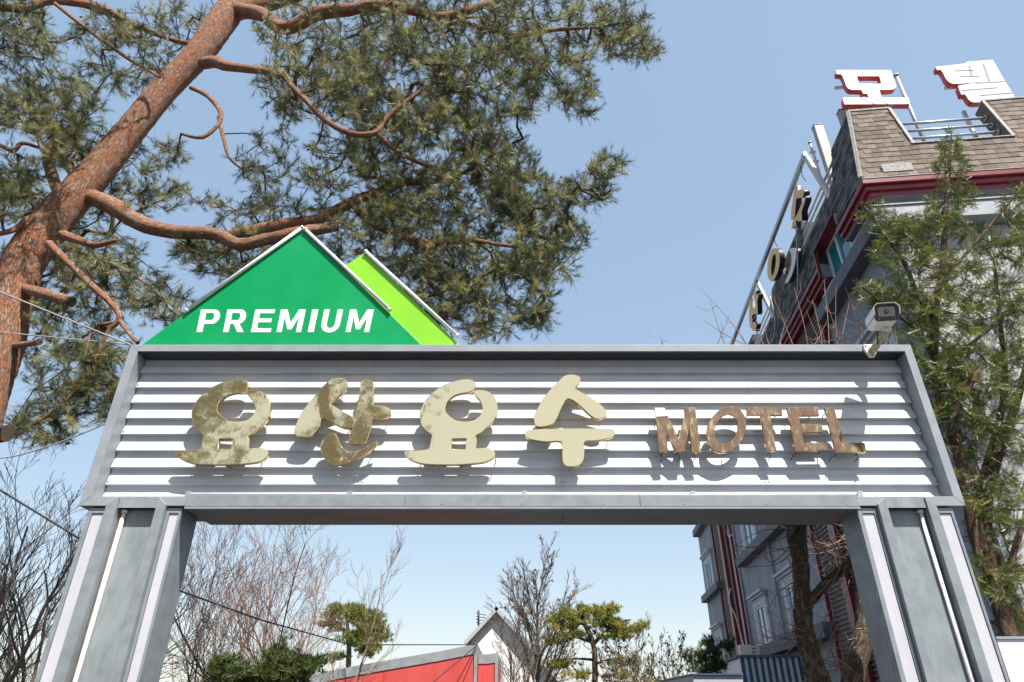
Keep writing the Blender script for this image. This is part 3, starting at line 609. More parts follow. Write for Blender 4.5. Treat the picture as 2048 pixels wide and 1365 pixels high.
# ---- roof sign letters (two syllables)
s5=lambda x,y: onB(.8)(1640+x/5.02,100+y/5.02)
mo_o=[(162,203),(700,203),(716,215),(740,285),(768,360),(764,378),(740,396),(690,403),(598,403),(620,478),(890,478),(905,545),(243,548),(228,478),(487,478),(474,442),(432,440),(415,403),(315,402),(282,388),(262,360),(238,290),(222,258),(210,246),(166,244)]
mo_h=[(370,265),(595,265),(618,340),(392,340)]
te_o=[(1160,170),(1462,136),(1470,120),(1735,98),(1862,320),(1970,490),(1958,500),(1560,530),(1520,524),(1490,500),(1462,456),(1450,448),(1418,452),(1385,372),(1392,357),(1618,322),(1395,343),(1330,342),(1290,322),(1262,290),(1235,232),(1215,208),(1205,200),(1175,206)]
for nm,rings,lab in (('mo',[mo_o,mo_h],'white channel letter with red sides and a square opening, left of two on the roof'),('te',[te_o],'broad white channel letter with red sides leaning right, right of two on the roof')):
    p0=s5(*(560,548) if nm=='mo' else (1700,520))
    t=empty('roof_sign_letter',p0,-AZ,label=lab,cat='sign letter',group='white letters on the motel roof')
    glyph('letter_body',rings,s5,-eb,.15,[M['signw'],M['signr']],t,bevel=.004)
    q=MB()
    posts=((345,430,.0),(690,430,0)) if nm=='mo' else ((1500,520,0),(1880,520,0))
    for x,y,_ in posts:
        p=s5(x,y)+eb*.3; q=MB(); q.bar(p,p*(1,1,0)+np.array((0,0,12.9)),.07,.07,up=tuple(eb)); obj('support_post',q,M['steel'],t)
    q=MB(); a_=s5(*( (180,300) if nm=='mo' else (1300,300)))+eb*.26; b2=s5(*((860,530) if nm=='mo' else (1900,480)))+eb*.26; b2[2]=a_[2]; q.bar(a_,b2,.06,.06); obj('cross_bar',q,M['steel'],t)
    if nm=='te':   # grooves between the strokes
        q=MB()
        for x0,y0,x1,y1,w in ((1360,210,1545,205,.03),(1400,270,1600,265,.03),(1500,160,1520,265,.05),(1640,140,1700,310,.05),(1560,335,1860,318,.02),(1420,408,1775,380,.025),(1600,460,1930,432,.025)):
            a_=s5(x0,y0)-eb*.004; c_=s5(x1,y1)-eb*.004; q.bar(a_,c_,w,.006,up=tuple(-eb)) if False else q.bar(a_,c_,.006,w,up=tuple(norm(np.cross(c_-a_,eb))))
        obj('stroke_groove',q,M['flash'],t)
# poles behind
q=MB(); P=onB(1.15)(1792,152); P2=P.copy(); P2[2]=12.9; q.tube([P2,P],.045,10); q.tube([P-(0,0,.02),P+(0,0,.01)],.075,10)
obj('roof_pole',q,M['steel'],label='galvanised pole standing just right of the square white roof letter',cat='pole')
# wire across the mo letter
q=MB(); q.tube(catmull([s5(400,470)-eb*.02,s5(560,520)-eb*.05,s5(740,575)-eb*.02],6,False),.008,5); obj('slack_wire',q,M['cable_l'],label='thin pale wire sagging across the foot of the left roof letter',cat='wire')
# antenna panels
def slab(u0,v0,u1,v1,a,w,lab,name='antenna_panel'):
    p=onA(a)(u0,v0); z0=onA(a)(u1,v1)[2]; l=loc(p); t=empty(name,X((l[0],l[1],min(z0,13))),-AZ,label=lab,cat='antenna')
    q=MB(); q.box((l[0]-w/2,l[1]-.05,min(z0,13.1)),(l[0]+w/2,l[1]+.13,l[2]),X); obj('panel_body',q,M['antenna'],t,bevel=.02)
    q=MB(); q.box((l[0]-w/2-.004,l[1]-.06,l[2]+.002),(l[0]+w/2+.004,l[1]+.14,l[2]+.03),X); obj('end_cap',q,M['flash'],t)
    q=MB(); q.tube([X((l[0]+.02,l[1]+.22,12.6)),X((l[0]+.02,l[1]+.22,l[2]-.1))],.035,8); obj('mast',q,M['steel'],t)
    q=MB(); q.bar(X((l[0],l[1]+.13,l[2]-.4)),X((l[0],l[1]+.24,l[2]-.4)),.06); obj('clamp',q,M['steel'],t)
slab(1636,252,1665,350,.75,.26,'pale grey box antenna standing by the left roof edge')
slab(1690,222,1700,255,.95,.34,'pale grey box antenna just left of the left roof letter')
p=onA(.6)(1620,287); q=MB(); q.tube([X((loc(p)[0],loc(p)[1],12.9)),p],.04,8); q.tube([p,p+(0,0,.03)],.06,8)
for dz in (.35,.7): q.bar(p-(0,0,dz)-ea*.08,p-(0,0,dz)+ea*.08,.05)
obj('roof_pole',q,M['steel'],label='short pole with clamps left of the box antenna at the roof edge',cat='pole')

# ---- gold facade sign hanging from a beam along the roof edge
tr=empty('roof_edge_sign',X((0,2.1,12.9)),-AZ,label='long white steel beam with aged gold letters hung along the motel roof edge',cat='sign')
zb_=14.33
q=MB(); q.bar(X((0,2.05,zb_)),X((0,13.2,zb_)),.10,.13); obj('beam',q,M['steel'],tr,bevel=.005)
for b_ in (2.1,7.9,13.1):
    q=MB(); q.bar(X((0.02,b_,zb_-.07)),X((.34,b_,12.75)),.13,.10,up=(1,0,0)); obj('support_post',q,M['signw'],tr,bevel=.005)
def fg(rings,sc,o,mats,parent=tr,th=.16,name='facade_letter',**k):
    return glyph(name,rings,lambda x,y: onA(-.06)(o[0]+x/sc,o[1]+y/sc),-ea,th,mats,parent,bevel=.002,**k)
OM=[M['ochre'],M['dkside']]
s8=(7.583,(1560,300))
fg([[(250,540),(252,622),(300,605),(345,607),(365,660),(340,725),(245,740),(225,1000),(200,1068),(165,1060),(170,900),(210,640),(225,560)]],*s8,OM)
fg([[(385,703),(385,770),(328,930),(333,1080),(268,1085),(252,1058),(205,1198),(170,1198),(185,1110),(270,950),(350,760)]],*s8,OM)
s3=(3.0325,(1450,250))
fg([catmull([(300,750),(325,770),(330,850),(302,932),(275,947),(256,905),(262,820),(280,760)],3),catmull([(303,782),(309,815),(301,880),(287,918),(279,880),(286,810)],3)],*s3,OM)
fg([catmull([(390,755),(425,753),(431,800),(416,880),(386,950),(362,958),(387,900),(401,850),(403,790)],2)],*s3,[M['signw'],M['dkside']])
fg([[(358,868),(364,880),(371,880),(366,892),(370,908),(360,900),(351,905),(354,892),(348,882),(355,881)]],*s3,[M['signw'],M['dkside']],th=.05)
s9=(9.75,(1440,560))
fg([[(600,365),(616,378),(622,575),(688,525),(680,430),(652,290),(655,230),(672,213),(720,213),(712,255),(700,262),(720,310),(735,268),(750,275),(750,318),(726,400),(735,640),(722,682),(694,655),(626,692),(622,830),(680,822),(715,872),(683,1005),(622,985),(618,925),(600,940),(575,900),(565,640),(580,400)]],*s9,OM)
for u,v in ((1603,345),(1548,478),(1500,595)):
    q=MB(); p=onA(-.02)(u,v); q.tube(catmull([np.array(X((0,loc(p)[1],zb_-.06))),p+(.0,0,-.12),p+(.05,0,-.3)],4,False),.012,5); obj('hanging_wire',q,M['cable'],tr)

# ---- annex with striped wall, low roofs, air conditioner
bS=11.3; pL=loc(onB(bS)(1480,1312)); pR=.0; zS=pL[2]
ann=empty('striped_annex',X((pL[0],bS,0)),-AZ,label='low annex with navy and pale blue vertical stripes under the motel wall',cat='annex')
q=MB(); q.box((pL[0],bS,0),(-.01,bS+9,zS-.05),X); obj('wall',q,M['navy'],ann)
q=MB(); q.box((pL[0]-.03,bS-.06,zS-.048),(-.01,bS+.1,zS+.02),X); obj('wall_cap',q,M['ledge'],ann)
wst=(0-pL[0])/9.6
for i in range(9):
    a_=pL[0]+wst*(.55+i); q=MB(); q.box((a_,bS-.022,0),(a_+wst*.48,bS-.002,zS-.052),X); obj('pale_stripe',q,M['ltblue'],ann)
q=MB(); q.box((pL[0]-.02,bS+.02,0),(pL[0]-.003,bS+7,zS-.06),X); obj('side_wall',q,M['stone'],ann)
q=MB(); q.box((pL[0]-.10,bS+.1,zS-.05),(pL[0]+.3,bS+7.2,zS+.02),X); obj('side_coping',q,M['ledge'],ann)
pa=loc(onB(bS+.3)(1505,1312)); q=MB(); ac=empty('air_conditioner',X((pa[0],bS+.4,zS+.02)),-AZ,label='small white air conditioner unit on top of the striped annex',cat='air conditioner')
hh=loc(onB(bS+.3)(1505,1290))[2]-zS-.02; q.box((pa[0]-.36,bS+.25,zS+.025),(pa[0]+.24,bS+.5,zS+.02+hh),X); cb=obj('casing',q,M['signw'],ac,bevel=.015)
for k in range(3): q=MB(); q.box((pa[0]+.0,bS+.243,zS+.1+k*.1),(pa[0]+.12,bS+.249,zS+.13+k*.1),X); obj('vent_slot',q,M['ledge'],cb)
q=MB(); q.tube(catmull([X((pa[0]-.2,bS+.4,zS+hh)),X((pa[0]-.28,bS+.45,zS+hh+.8)),X((pa[0]-.42,bS+.5,zS+hh+1.3)),X((pa[0]-.3,bS+.5,zS+hh+1.7))],5,False),.022,7); obj('refrigerant_pipe',q,M['signw'],ac)
p1=G(1385,1351,14); p2=G(1484,1351,14)
lr=empty('low_shed',(p1[0],14,0),label='low dark navy shed roof at the foot of the striped annex',cat='shed')
q=MB(); q.box((p1[0]+.1,14.1,0),(p2[0]-.05,17,p1[2]-.16)); obj('wall',q,M['navy'],lr)
q=MB(); q.prism([(p1[0],14,p1[2]-.14),(p2[0],14,p1[2]-.14),(p2[0],14,p1[2]),(p1[0],14,p1[2])],(-.0,3,0)); obj('roof',q,M['cornice'],lr,bevel=.01)
q=MB(); q.box((p1[0]-.02,13.96,p1[2]+.002),(p2[0]+.02,17.05,p1[2]+.03)); obj('roof_edge',q,M['navy'],lr)
# white panel right
p=G(1993,1279,8.6); q=MB(); q.box((p[0],8.6,0),(p[0]+3,8.75,p[2])); wp=empty('white_hoarding',(p[0]+1.5,8.6,0),label='plain white hoarding panel behind the foot of the right column',cat='hoarding')
obj('board',q,M['stone'],wp); q=MB(); q.box((p[0]-.01,8.58,p[2]+.002),(p[0]+3,8.77,p[2]+.03)); obj('top_rail',q,M['trim_light'],wp)

# ============================================================ BACKGROUND BUILDINGS
yt_=25
def tent(name,pts,x1,y,depth,label):
    t=empty(name,(x1,y,0),label=label,cat='canopy')
    top=[G(u,v,y) for u,v in pts]; 
    wall=[p+(0,0,-.29) for p in top]
    q=MB(); ring=[np.array((top[0][0],y,0))]+wall+[np.array((top[-1][0],y,0))]; q.prism(ring,(0,depth,0)); obj('vinyl_wall',q,M['redvinyl'],t)
    q=MB(); n=len(top)
    ring=[p+(0,-.03,-.30) for p in top]+[p+(0,-.03,.0) for p in top[::-1]]; q.prism(ring,(0,depth+.1,0)); obj('tarpaulin_edge',q,M['tarp'],t)
    q=MB(); xr=top[-1][0]; q.box((xr-.10,y-.05,0),(xr+.01,y-.031,top[-1][2]-.1)); obj('corner_strip',q,M['tarp'],t)
    for i in range(1,4):
        xx=top[0][0]+(xr-top[0][0])*i/4; q=MB(); q.box((xx-.012,y-.012,0),(xx+.012,y-.001,2.9)); obj('seam',q,M['redvinyl'],t)
    return t
tent('market_tent',[(380,1402),(560,1367),(680,1338),(780,1320),(880,1303),(955,1288)],0,25,7,'red walled tent with a grey tarpaulin roof edge rising to the right')
tent('market_tent',[(957,1309),(975,1309),(996,1306)],0,25.6,7,'narrow red tent bay with grey tarpaulin beside the taller red tent')
yh=42; A_=G(993,1213,yh); Lh=G(927,1284,yh); Rh=G(1128,1366,yh)
hs_=empty('white_house',(A_[0],yh,0),label='cream white gabled house behind the red tent',cat='house')
q=MB(); wl_=G(941,1290,yh); q.prism([(wl_[0],yh+.5,0),(Rh[0]-.5,yh+.5,0),(Rh[0]-.5,yh+.5,Rh[2]+.25),(A_[0],yh+.5,A_[2]-.28),(wl_[0],yh+.5,wl_[2]+.55)],(0,9,0)); obj('wall',q,M['stucco'],hs_)
def roofp(P,Q): 
    d=norm(Q-P); nrm=norm(np.cross(d,(0,1,0))); nrm=nrm if nrm[2]>0 else -nrm
    q=MB(); q.prism([P,Q,Q-nrm*.2,P-nrm*.2],(0,10,0)); return obj('roof',q,M['roofgrey'],hs_)
roofp(A_,Lh); roofp(A_,Rh)
# antenna on the house
an=empty('roof_aerial',G(957,1250,yh+1),label='small dark aerial on the left roof slope of the white house',cat='aerial')
q=MB(); q.tube([G(957,1252,yh+1),G(957,1221,yh+1)],.06,6); obj('mast',q,M['cable'],an)
for v in (1228,1234,1240,1246): q=MB(); q.tube([G(952,v-1,yh+1),G(973,v+3,yh+1)],.02,4); obj('aerial_rod',q,M['cable'],an)
# hills
q=MB(); rngh=np.random.default_rng(3); n=90; xs=np.linspace(-260,330,n); 
ridge=[4.2+.8*math.sin(x*.013+1)+.5*math.sin(x*.05)+ (4.6*math.exp(-((x-74)/20)**2)) for x in xs]
vs=[(x,170,-1) for x in xs]+[(x,200,h*.75) for x,h in zip(xs,ridge)]+[(x,230,h) for x,h in zip(xs,ridge)]+[(x,300,-1) for x in xs]
q.add(vs,[(j+r*n,j+1+r*n,j+1+(r+1)*n,j+(r+1)*n) for r in range(3) for j in range(n-1)],smooth=True); obj('hill',q,M['hill'],kind='structure')

# ============================================================ VEGETATION TOOLS
def bake(name,tmpls,pos,axis,scale,mats,parent,tint,rg,kind='stuff',**k):
    """place leaf templates (n,3,3 triangles) at pos with their z axis along axis; returns one mesh object"""
    pos=np.array(pos);axis=np.array(axis);N=len(pos); axis=axis/(np.linalg.norm(axis,axis=1)[:,None]+1e-9)
    rv=rg.normal(size=(N,3)); x=np.cross(axis,rv); x/=np.linalg.norm(x,axis=1)[:,None]+1e-9; y=np.cross(axis,x)
    scale=np.broadcast_to(np.array(scale,float),(N,)); which=rg.integers(0,len(tmpls),N); VV=[];TT=[]
    tint=np.broadcast_to(np.array(tint,float),(N,))
    for ti,T in enumerate(tmpls):
        ix=np.where(which==ti)[0]
        if len(ix)==0: continue
        R=np.stack([x[ix],y[ix],axis[ix]],axis=2)*scale[ix][:,None,None]   # (m,3,3) columns
        t=T.reshape(-1,3); v=np.einsum('mij,nj->mni',R,t)+pos[ix][:,None,:]
        VV.append(v.reshape(-1,3)); q=np.repeat(tint[ix],len(t))+np.tile(np.repeat(rg.normal(0,.10,len(t)//3),3),len(ix)); TT.append(q)
    V=np.concatenate(VV);T_=np.clip(np.concatenate(TT),0,1)
    if parent: I=np.array(WM[parent].inverted()); V=V@I[:3,:3].T+I[:3,3]
    me=bpy.data.meshes.new(name); nv=len(V); nf=nv//3
    me.vertices.add(nv); me.vertices.foreach_set('co',V.astype(np.float32).ravel()); me.loops.add(nv); me.loops.foreach_set('vertex_index',np.arange(nv,dtype=np.int32))
    me.polygons.add(nf); me.polygons.foreach_set('loop_start',np.arange(0,nv,3,dtype=np.int32)); me.polygons.foreach_set('loop_total',np.full(nf,3,np.int32))
    me.update(calc_edges=True)
    at=me.attributes.new('tint','FLOAT','POINT'); at.data.foreach_set('value',T_.astype(np.float32))
    return link(name,me,mats,parent,kind=kind,**k)
def tuft(rg,n,L,w,spread=(20,75),ax=.10):
    T=np.zeros((n,3,3))
    for i in range(n):
        ph=rg.uniform(0,2*math.pi); th=math.radians(rg.uniform(*spread)); z0=rg.uniform(-ax,0)
        d=np.array([math.sin(th)*math.cos(ph),math.sin(th)*math.sin(ph),math.cos(th)]); s=norm(np.cross(d,rg.normal(size=3)))*w/2; l=L*rg.uniform(.7,1.1)
        b0=np.array([0,0,z0]); T[i]=[b0-s,b0+s,b0+d*l+np.array([0,0,-.0])]
    return T
def spray(rg,n,Ls,L,w):
    T=[];
    for i in range(n):
        t=i/(n-1); sd=1 if i%2 else -1; z0=t*Ls; l=L*(1-.45*t)*rg.uniform(.8,1.15)
        d=norm([sd*1.0,rg.normal(0,.28),.65+.5*t]); s=norm(np.cross(d,(0,1,.1)))*w/2; b0=np.array([0,0,z0]); m=b0+d*l*.5
        T.append([b0+s*.6,b0-s*.6,b0+d*l*.98]); T.append([m-s,m+s,b0+d*l]) if False else None
    return np.array(T)
class Grow:
    def __init__(s,rg): s.rg=rg; s.P=[];s.par=[];s.cnt=None;s.paths=[]
    def seed(s,pts,step=.25):
        pts=np.array(pts,float); last=-1
        for p,q in zip(pts[:-1],pts[1:]):
            k=max(1,int(np.linalg.norm(q-p)/step))
            for i in range(k): s.P.append(p+(q-p)*i/k); s.par.append(-1)
        s.P.append(pts[-1]); s.par.append(-1)
    def run(s,targets,step=.28,wob=.06,lift=0.0,maxd=3.0):
        T=np.array(targets); P0=np.array(s.P); ns=len(P0)
        d0=np.array([np.min(np.linalg.norm(P0-t,axis=1)) for t in T]); order=np.argsort(d0)
        cap=ns+len(T)*16+10; A=np.zeros((cap,3)); A[:ns]=P0; n=ns; par=list(s.par); s.ends=[]
        for i in order:
            t=T[i]; d=np.linalg.norm(A[:n]-t,axis=1); j=int(np.argmin(d)); D=d[j]
            if D<.05: continue
            if D>maxd: continue
            k=max(1,int(D/step)); k=min(k,14); path=[j]; a=A[j]; side=s.rg.normal(0,wob*D,3)
            for m in range(1,k+1):
                f=m/k; p=a+(t-a)*f+side*math.sin(math.pi*f)+s.rg.normal(0,wob*.4,3)*(1 if m<k else 0)+np.array([0,0,-lift*D*math.sin(math.pi*f)])
                A[n]=p; par.append(path[-1]); path.append(n); n+=1
            s.paths.append(path); s.ends.append((path[-1],path[-2]))
        s.A=A[:n]; cnt=np.zeros(n)
        for e,_ in s.ends: cnt[e]+=1
        for i in range(n-1,ns-1,-1):
            if par[i]>=0: cnt[par[i]]+=cnt[i]
        s.cnt=cnt; s.par=par; s.ns=ns; return s
    def twigs(s,name,mats,parent,r0=.0045,pw=.48,n=3,rmax=.09,**k):
        b=MB()
        for path in s.paths:
            r=[min(rmax,r0*max(1,s.cnt[q])**pw) for q in path]; r[0]=min(r[0],r[1]*1.2) if len(r)>1 else r[0]; r[-1]*=.6
            b.tube([s.A[q] for q in path],r,n if max(r)<.02 else 6,cap=False)
        return obj(name,b,mats,parent,kind='stuff',**k)
def scatter(rg,ell,dens=1.0):
    out=[]
    for u,v,ru,rv,y0,y1,n in ell:
        for _ in range(int(n*dens)):
            r=math.sqrt(rg.random()); t=rg.uniform(0,2*math.pi); out.append(G(u+ru*r*math.cos(t),v+rv*r*math.sin(t),rg.uniform(y0,y1)))
    return out
def limb(name,pts,parent,mt,n=10,rough=.06,rg=None,smooth=4,uv=True,**k):
    """pts: (u,v,y,radius in photo px)"""
    P=[np.append(G(u,v,y),r/ppm(G(u,v,y))) for u,v,y,r in pts]; P=np.array(catmull(P,smooth,False)); b=MB()
    b.tube(P[:,:3],np.maximum(P[:,3],.004),n,uv=uv,rough=rough,rng=rg); obj(name,b,mt,parent,**k); return P[:,:3]

# ============================================================ BIG RED PINE
rg=np.random.default_rng(11)
base=G(-30,830,10); pine=empty('red_pine',(base[0]-.6,10,0),label='big red pine with orange bark leaning in from the left above the signboard',cat='pine tree')
tp=[(-150,1500,10,50),(-95,1100,10,50),(-30,830,10,36),(4,700,10,41),(22,610,10.0,42),(50,520,10,42),(108,440,10.1,40),(192,345,10.2,34),(256,268,10.3,30),(332,176,10.4,28),(396,110,10.5,28),(437,52,10.6,30),(470,5,10.7,28),(505,-70,10.8,22),(560,-190,11,18)]
P=[np.append(G(u,v,y),r/ppm(G(u,v,y))) for u,v,y,r in tp]; P=np.array(catmull(P,14,False)); P[:,3]*=.88; b=MB()
b.tube(P[:,:3],P[:,3],40,uv=True,rough=.035,rng=rg); obj('trunk',b,M['pinebark'],pine); trunkP=P[:,:3]
L=[]
br=dict(
 low=[(175,392,10.2,16),(225,412,10.1,18),(280,447,10.0,16),(340,463,9.9,14),(430,469,9.8,13),(479,490,9.7,13),(534,479,9.7,12),(581,470,9.7,13),(620,462,9.8,12),(670,455,10,9)],
 low_up=[(455,471,9.9,8),(513,460,10,12),(564,450,10.1,12),(633,440,10.2,11),(690,412,10.3,10),(720,397,10.3,10),(758,386,10.4,9),(785,376,10.5,8),(813,366,10.6,7),(871,362,10.8,6),(905,352,11,5),(980,330,11.2,3)],
 low_dn=[(702,408,10.3,6),(724,431,10.2,7),(751,452,10.1,7),(800,470,10,6),(871,488,9.9,6),(940,481,9.9,5),(1000,490,9.9,4),(1080,500,10,3)],
 top=[(440,32,10.6,20),(480,20,10.8,19),(540,4,11,18),(610,-20,11.2,15),(700,-60,11.5,10)],
 top2=[(470,20,10.6,14),(520,28,10.4,14),(564,56,10.2,13),(600,46,10.1,13),(640,26,10,14),(700,20,9.9,12),(745,12,9.9,12),(820,20,9.9,10),(871,34,10,9),(912,29,10.1,9),(956,14,10.2,7),(1010,-4,10.4,6),(1100,-30,10.6,4)],
 top3=[(905,30,10.1,4),(960,55,10,5),(1040,70,9.9,5),(1110,60,9.8,4),(1200,55,9.8,3)],
 mid=[(405,128,10.4,11),(430,124,10.2,12),(455,133,10,10),(510,140,9.7,8),(565,150,9.4,7),(582,171,9.2,6),(616,205,9.1,6),(650,240,9.1,6),(700,267,9.1,6),(751,266,9.2,6),(775,233,9.3,5),(837,185,9.5,4),(878,157,9.6,3)],
 mid_dn=[(751,266,9.2,5),(790,300,9.5,5),(850,330,9.8,4),(930,345,10,3)],
 tl=[(-40,20,9.3,8),(0,15,9.3,8),(50,18,9.4,8),(92,4,9.5,7),(140,4,9.6,8),(195,15,9.8,9),(250,40,10,6),(310,68,10.2,5),(360,84,10.3,5),(398,90,10.5,5)],
 tl2=[(110,8,9.5,4),(170,55,9.6,4),(250,113,9.7,4),(320,155,9.8,3)],
 dead=[(383,176,10.4,5),(415,192,10.2,5),(440,222,10,5),(437,248,9.9,4),(405,275,9.8,4),(362,268,9.7,3)],
 dead2=[(437,235,10,4),(448,280,9.9,4),(458,315,9.9,3),(483,338,9.9,2)],
 loop=[(125,402,10.2,12),(104,350,10.4,11),(96,310,10.5,10),(107,287,10.6,9),(122,300,10.5,8),(138,335,10.4,7),(152,370,10.3,6)],
 left=[(75,430,10,6),(55,440,9.8,7),(30,459,9.6,6),(-10,470,9.4,5)],
 left2=[(-20,280,9.2,4),(24,301,9.2,5),(44,287,9.2,4),(79,296,9.3,3),(130,312,9.5,2)],
 nest=[(125,470,9.8,10),(160,482,9.6,8),(192,491,9.5,6),(235,480,9.4,4)],
 dn=[(98,488,9.7,8),(144,532,9.5,7),(178,567,9.4,7),(212,597,9.3,6),(238,628,9.2,6),(232,648,9.2,5),(219,659,9.2,4),(202,693,9.2,4),(188,731,9.2,4),(164,768,9.2,4),(120,812,9.2,3),(68,850,9.2,3)],
 dn2=[(238,640,9.2,4),(256,665,9.1,4),(276,686,9.0,4)],
 dn3=[(232,645,9.2,3),(190,655,9.3,4),(176,690,9.3,3),(166,735,9.3,3)],
 lowdead=[(200,520,9.6,3),(260,545,9.5,3),(330,600,9.4,3)],
)
for kx,p in br.items():
    big=max(q[3] for q in p)>7
    L.append(limb('branch',p,pine,M['pinebark'],14 if big else 8,.07,rg))
for p,lab in (([(48,577,9.9,9),(70,583,9.7,11),(100,592,9.5,11),(143,604,9.35,11)],'sawn branch stub'),([(30,692,9.9,7),(50,689,9.7,6),(79,684,9.5,6.5)],'short cut stub')):
    limb('branch_stub',p,pine,M['pinebark'],14,.05,rg,label=lab)
gr=Grow(rg)
gr.seed(trunkP[90:]); 
for p in L: gr.seed(p)
ell=[(700,55,190,75,9.3,12,150),(900,55,190,85,9.3,12,170),(1110,60,160,70,9.2,11.5,130),(1250,60,60,60,9.4,10.8,38),(1290,95,35,30,9.5,10.5,14),
 (640,170,130,75,8.9,11,130),(810,180,150,90,9,11.5,165),(970,170,120,85,9.2,11.5,115),(1120,160,70,50,9.4,10.8,36),(1160,205,35,35,9.5,10.5,13),(1045,215,30,30,9.5,10.5,8),
 (860,300,170,85,9.2,12,190),(1000,325,75,60,9.5,11.5,50),(700,330,100,75,9.3,11,46),(890,420,170,70,9.5,12,150),(1060,400,85,50,9.6,11.2,58),
 (1165,385,55,28,9.6,10.6,22),(1215,335,38,32,9.6,10.4,18),(1105,470,80,45,9.6,11,50),(950,530,140,60,9.6,11.5,100),(1080,545,70,50,9.6,10.8,34),(985,635,110,45,9.6,10.8,50),(1070,625,30,50,9.7,10.6,12),(870,590,90,55,9.6,11,55),(800,520,90,40,9.6,11,36),
 (560,320,90,70,9.5,11,26),(480,420,90,50,9.7,11,16),(570,420,80,30,9.8,11,16),(760,440,110,45,9.5,11,50),(470,510,110,45,9.8,11.2,50),(640,500,80,30,9.8,11,26),(400,500,60,30,9.8,11,16),
 (90,210,120,60,8.6,10.2,90),(50,110,80,50,8.8,10.5,40),(30,30,70,40,9,11,34),(150,290,100,50,8.8,10.5,50),(40,340,60,30,9,10.5,14),(250,130,100,55,9.3,11,36),(340,50,110,45,9.4,11,44),(200,60,80,40,9.3,10.8,26),(330,170,50,50,9.8,10.8,6),
 (30,400,60,45,8.9,10.2,36),(210,345,70,45,9.8,11,26),(320,320,60,35,9.8,10.8,16),(300,395,90,35,9.8,11,24),(140,430,90,40,10.3,11.3,30),(190,500,100,50,9.4,11,40),(60,520,60,60,10.3,11.3,20),
 (240,580,110,50,9.2,10.8,40),(330,620,70,35,9.2,10.4,16),(120,640,100,40,9.2,10.8,24),(130,740,110,60,9,10.6,44),(200,800,80,50,9,10.2,34),(80,850,70,45,9,10.2,24),(220,700,60,50,9.1,10.2,16),(270,760,25,50,9.1,10,8),(100,570,60,60,10.2,11,12),
 (800,-80,380,60,9.5,12.5,110),(250,-70,300,50,9.3,11.5,50),(-80,250,60,250,8.8,10.5,40)]
tg=scatter(rg,ell,1.95)
def pix(p):
    d=p-CAM; z=d[1]*math.cos(TH)+d[2]*math.sin(TH); return np.array([CX+F*d[0]/z,CY-F*(-d[1]*math.sin(TH)+d[2]*math.cos(TH))/z])
tpx=np.array([pix(p) for p in trunkP[::4]])
for i,t in enumerate(tg):       # the trunk stands free in front of its own foliage
    q_=pix(t)
    if np.min(np.linalg.norm(tpx-q_,axis=1))<62: tg[i]=G(q_[0],q_[1],rg.uniform(11,12.4))
gr.run(tg,step=.25,wob=.06,lift=.03)
gr.twigs('twigs',M['twig'],pine,r0=.0056,pw=.5,rmax=.05)
tt=[tuft(rg,34,.145,.0046,(8,60),.13) for _ in range(5)]
pos=[];axs=[];sc=[];ti=[]; sb=MB()
for e,pv in gr.ends:
    p=gr.A[e]; d=norm(p-gr.A[pv]); t0=rg.uniform(.0,.95)
    pos.append(p);axs.append(d+rg.normal(0,.2,3)+(0,0,.25));sc.append(rg.uniform(.9,1.25));ti.append(t0)
    for j in range(int(rg.integers(4,8))):
        dd=norm(d*.7+rg.normal(0,.65,3)+(0,0,.2)); l=rg.uniform(.08,.30); st=p-d*rg.uniform(0,.22); q_=st+dd*l
        pos.append(q_);axs.append(dd+(0,0,.2));sc.append(rg.uniform(.75,1.2));ti.append(t0+rg.normal(0,.12))
        sb.tube([st,q_],[.004,.0025],3,cap=False)
obj('shoots',sb,M['twig'],pine,kind='stuff')
bake('crown',tt,pos,axs,sc,M['needle'],pine,np.clip(ti,0,1),rg)
print('pine tufts',len(pos),'targets',len(tg))
# bare fine twigs and cones
co=[]; ct=[]
ixs=rg.choice(np.arange(gr.ns,len(gr.A)),2300,replace=False)
sb=MB()
for i in ixs:
    p=gr.A[i]; 
    for _ in range(2):
        d=norm(rg.normal(0,1,3)+(0,0,-.3)); m=p+d*rg.uniform(.12,.3)+rg.normal(0,.03,3); e_=m+norm(d+rg.normal(0,.6,3))*rg.uniform(.1,.22); sb.tube([p,m,e_],[.0035,.0028,.0015],3,cap=False)
    if rg.random()<.17: co.append(m)
obj('dead_twigs',sb,M['twig'],pine,kind='stuff')
T0=[]
ph=(1+5**.5)/2; iv=[norm(v) for v in ((-1,ph,0),(1,ph,0),(-1,-ph,0),(1,-ph,0),(0,-1,ph),(0,1,ph),(0,-1,-ph),(0,1,-ph),(ph,0,-1),(ph,0,1),(-ph,0,-1),(-ph,0,1))]
for f in ((0,11,5),(0,5,1),(0,1,7),(0,7,10),(0,10,11),(1,5,9),(5,11,4),(11,10,2),(10,7,6),(7,1,8),(3,9,4),(3,4,2),(3,2,6),(3,6,8),(3,8,9),(4,9,5),(2,4,11),(6,2,10),(8,6,7),(9,8,1)): T0.append([iv[i]*(.024,.024,.03) for i in f])
bake('pine_cones',[np.array(T0)],co,rg.normal(size=(len(co),3)),rg.uniform(.8,1.2,len(co)),M['cone'],pine,.5,rg)
# the second pine, mirrored in the gold letters
p2=copy_tree(pine); p2['label']='second pine behind the viewpoint, seen only mirrored in the left gold letters'; p2['group']='red pines beside the gateway'; pine['group']='red pines beside the gateway'
p2.rotation_euler=(0,0,math.pi*.96); p2.location=(-6.2,-8.2,-1.0); p2.scale=(.95,.95,.95)

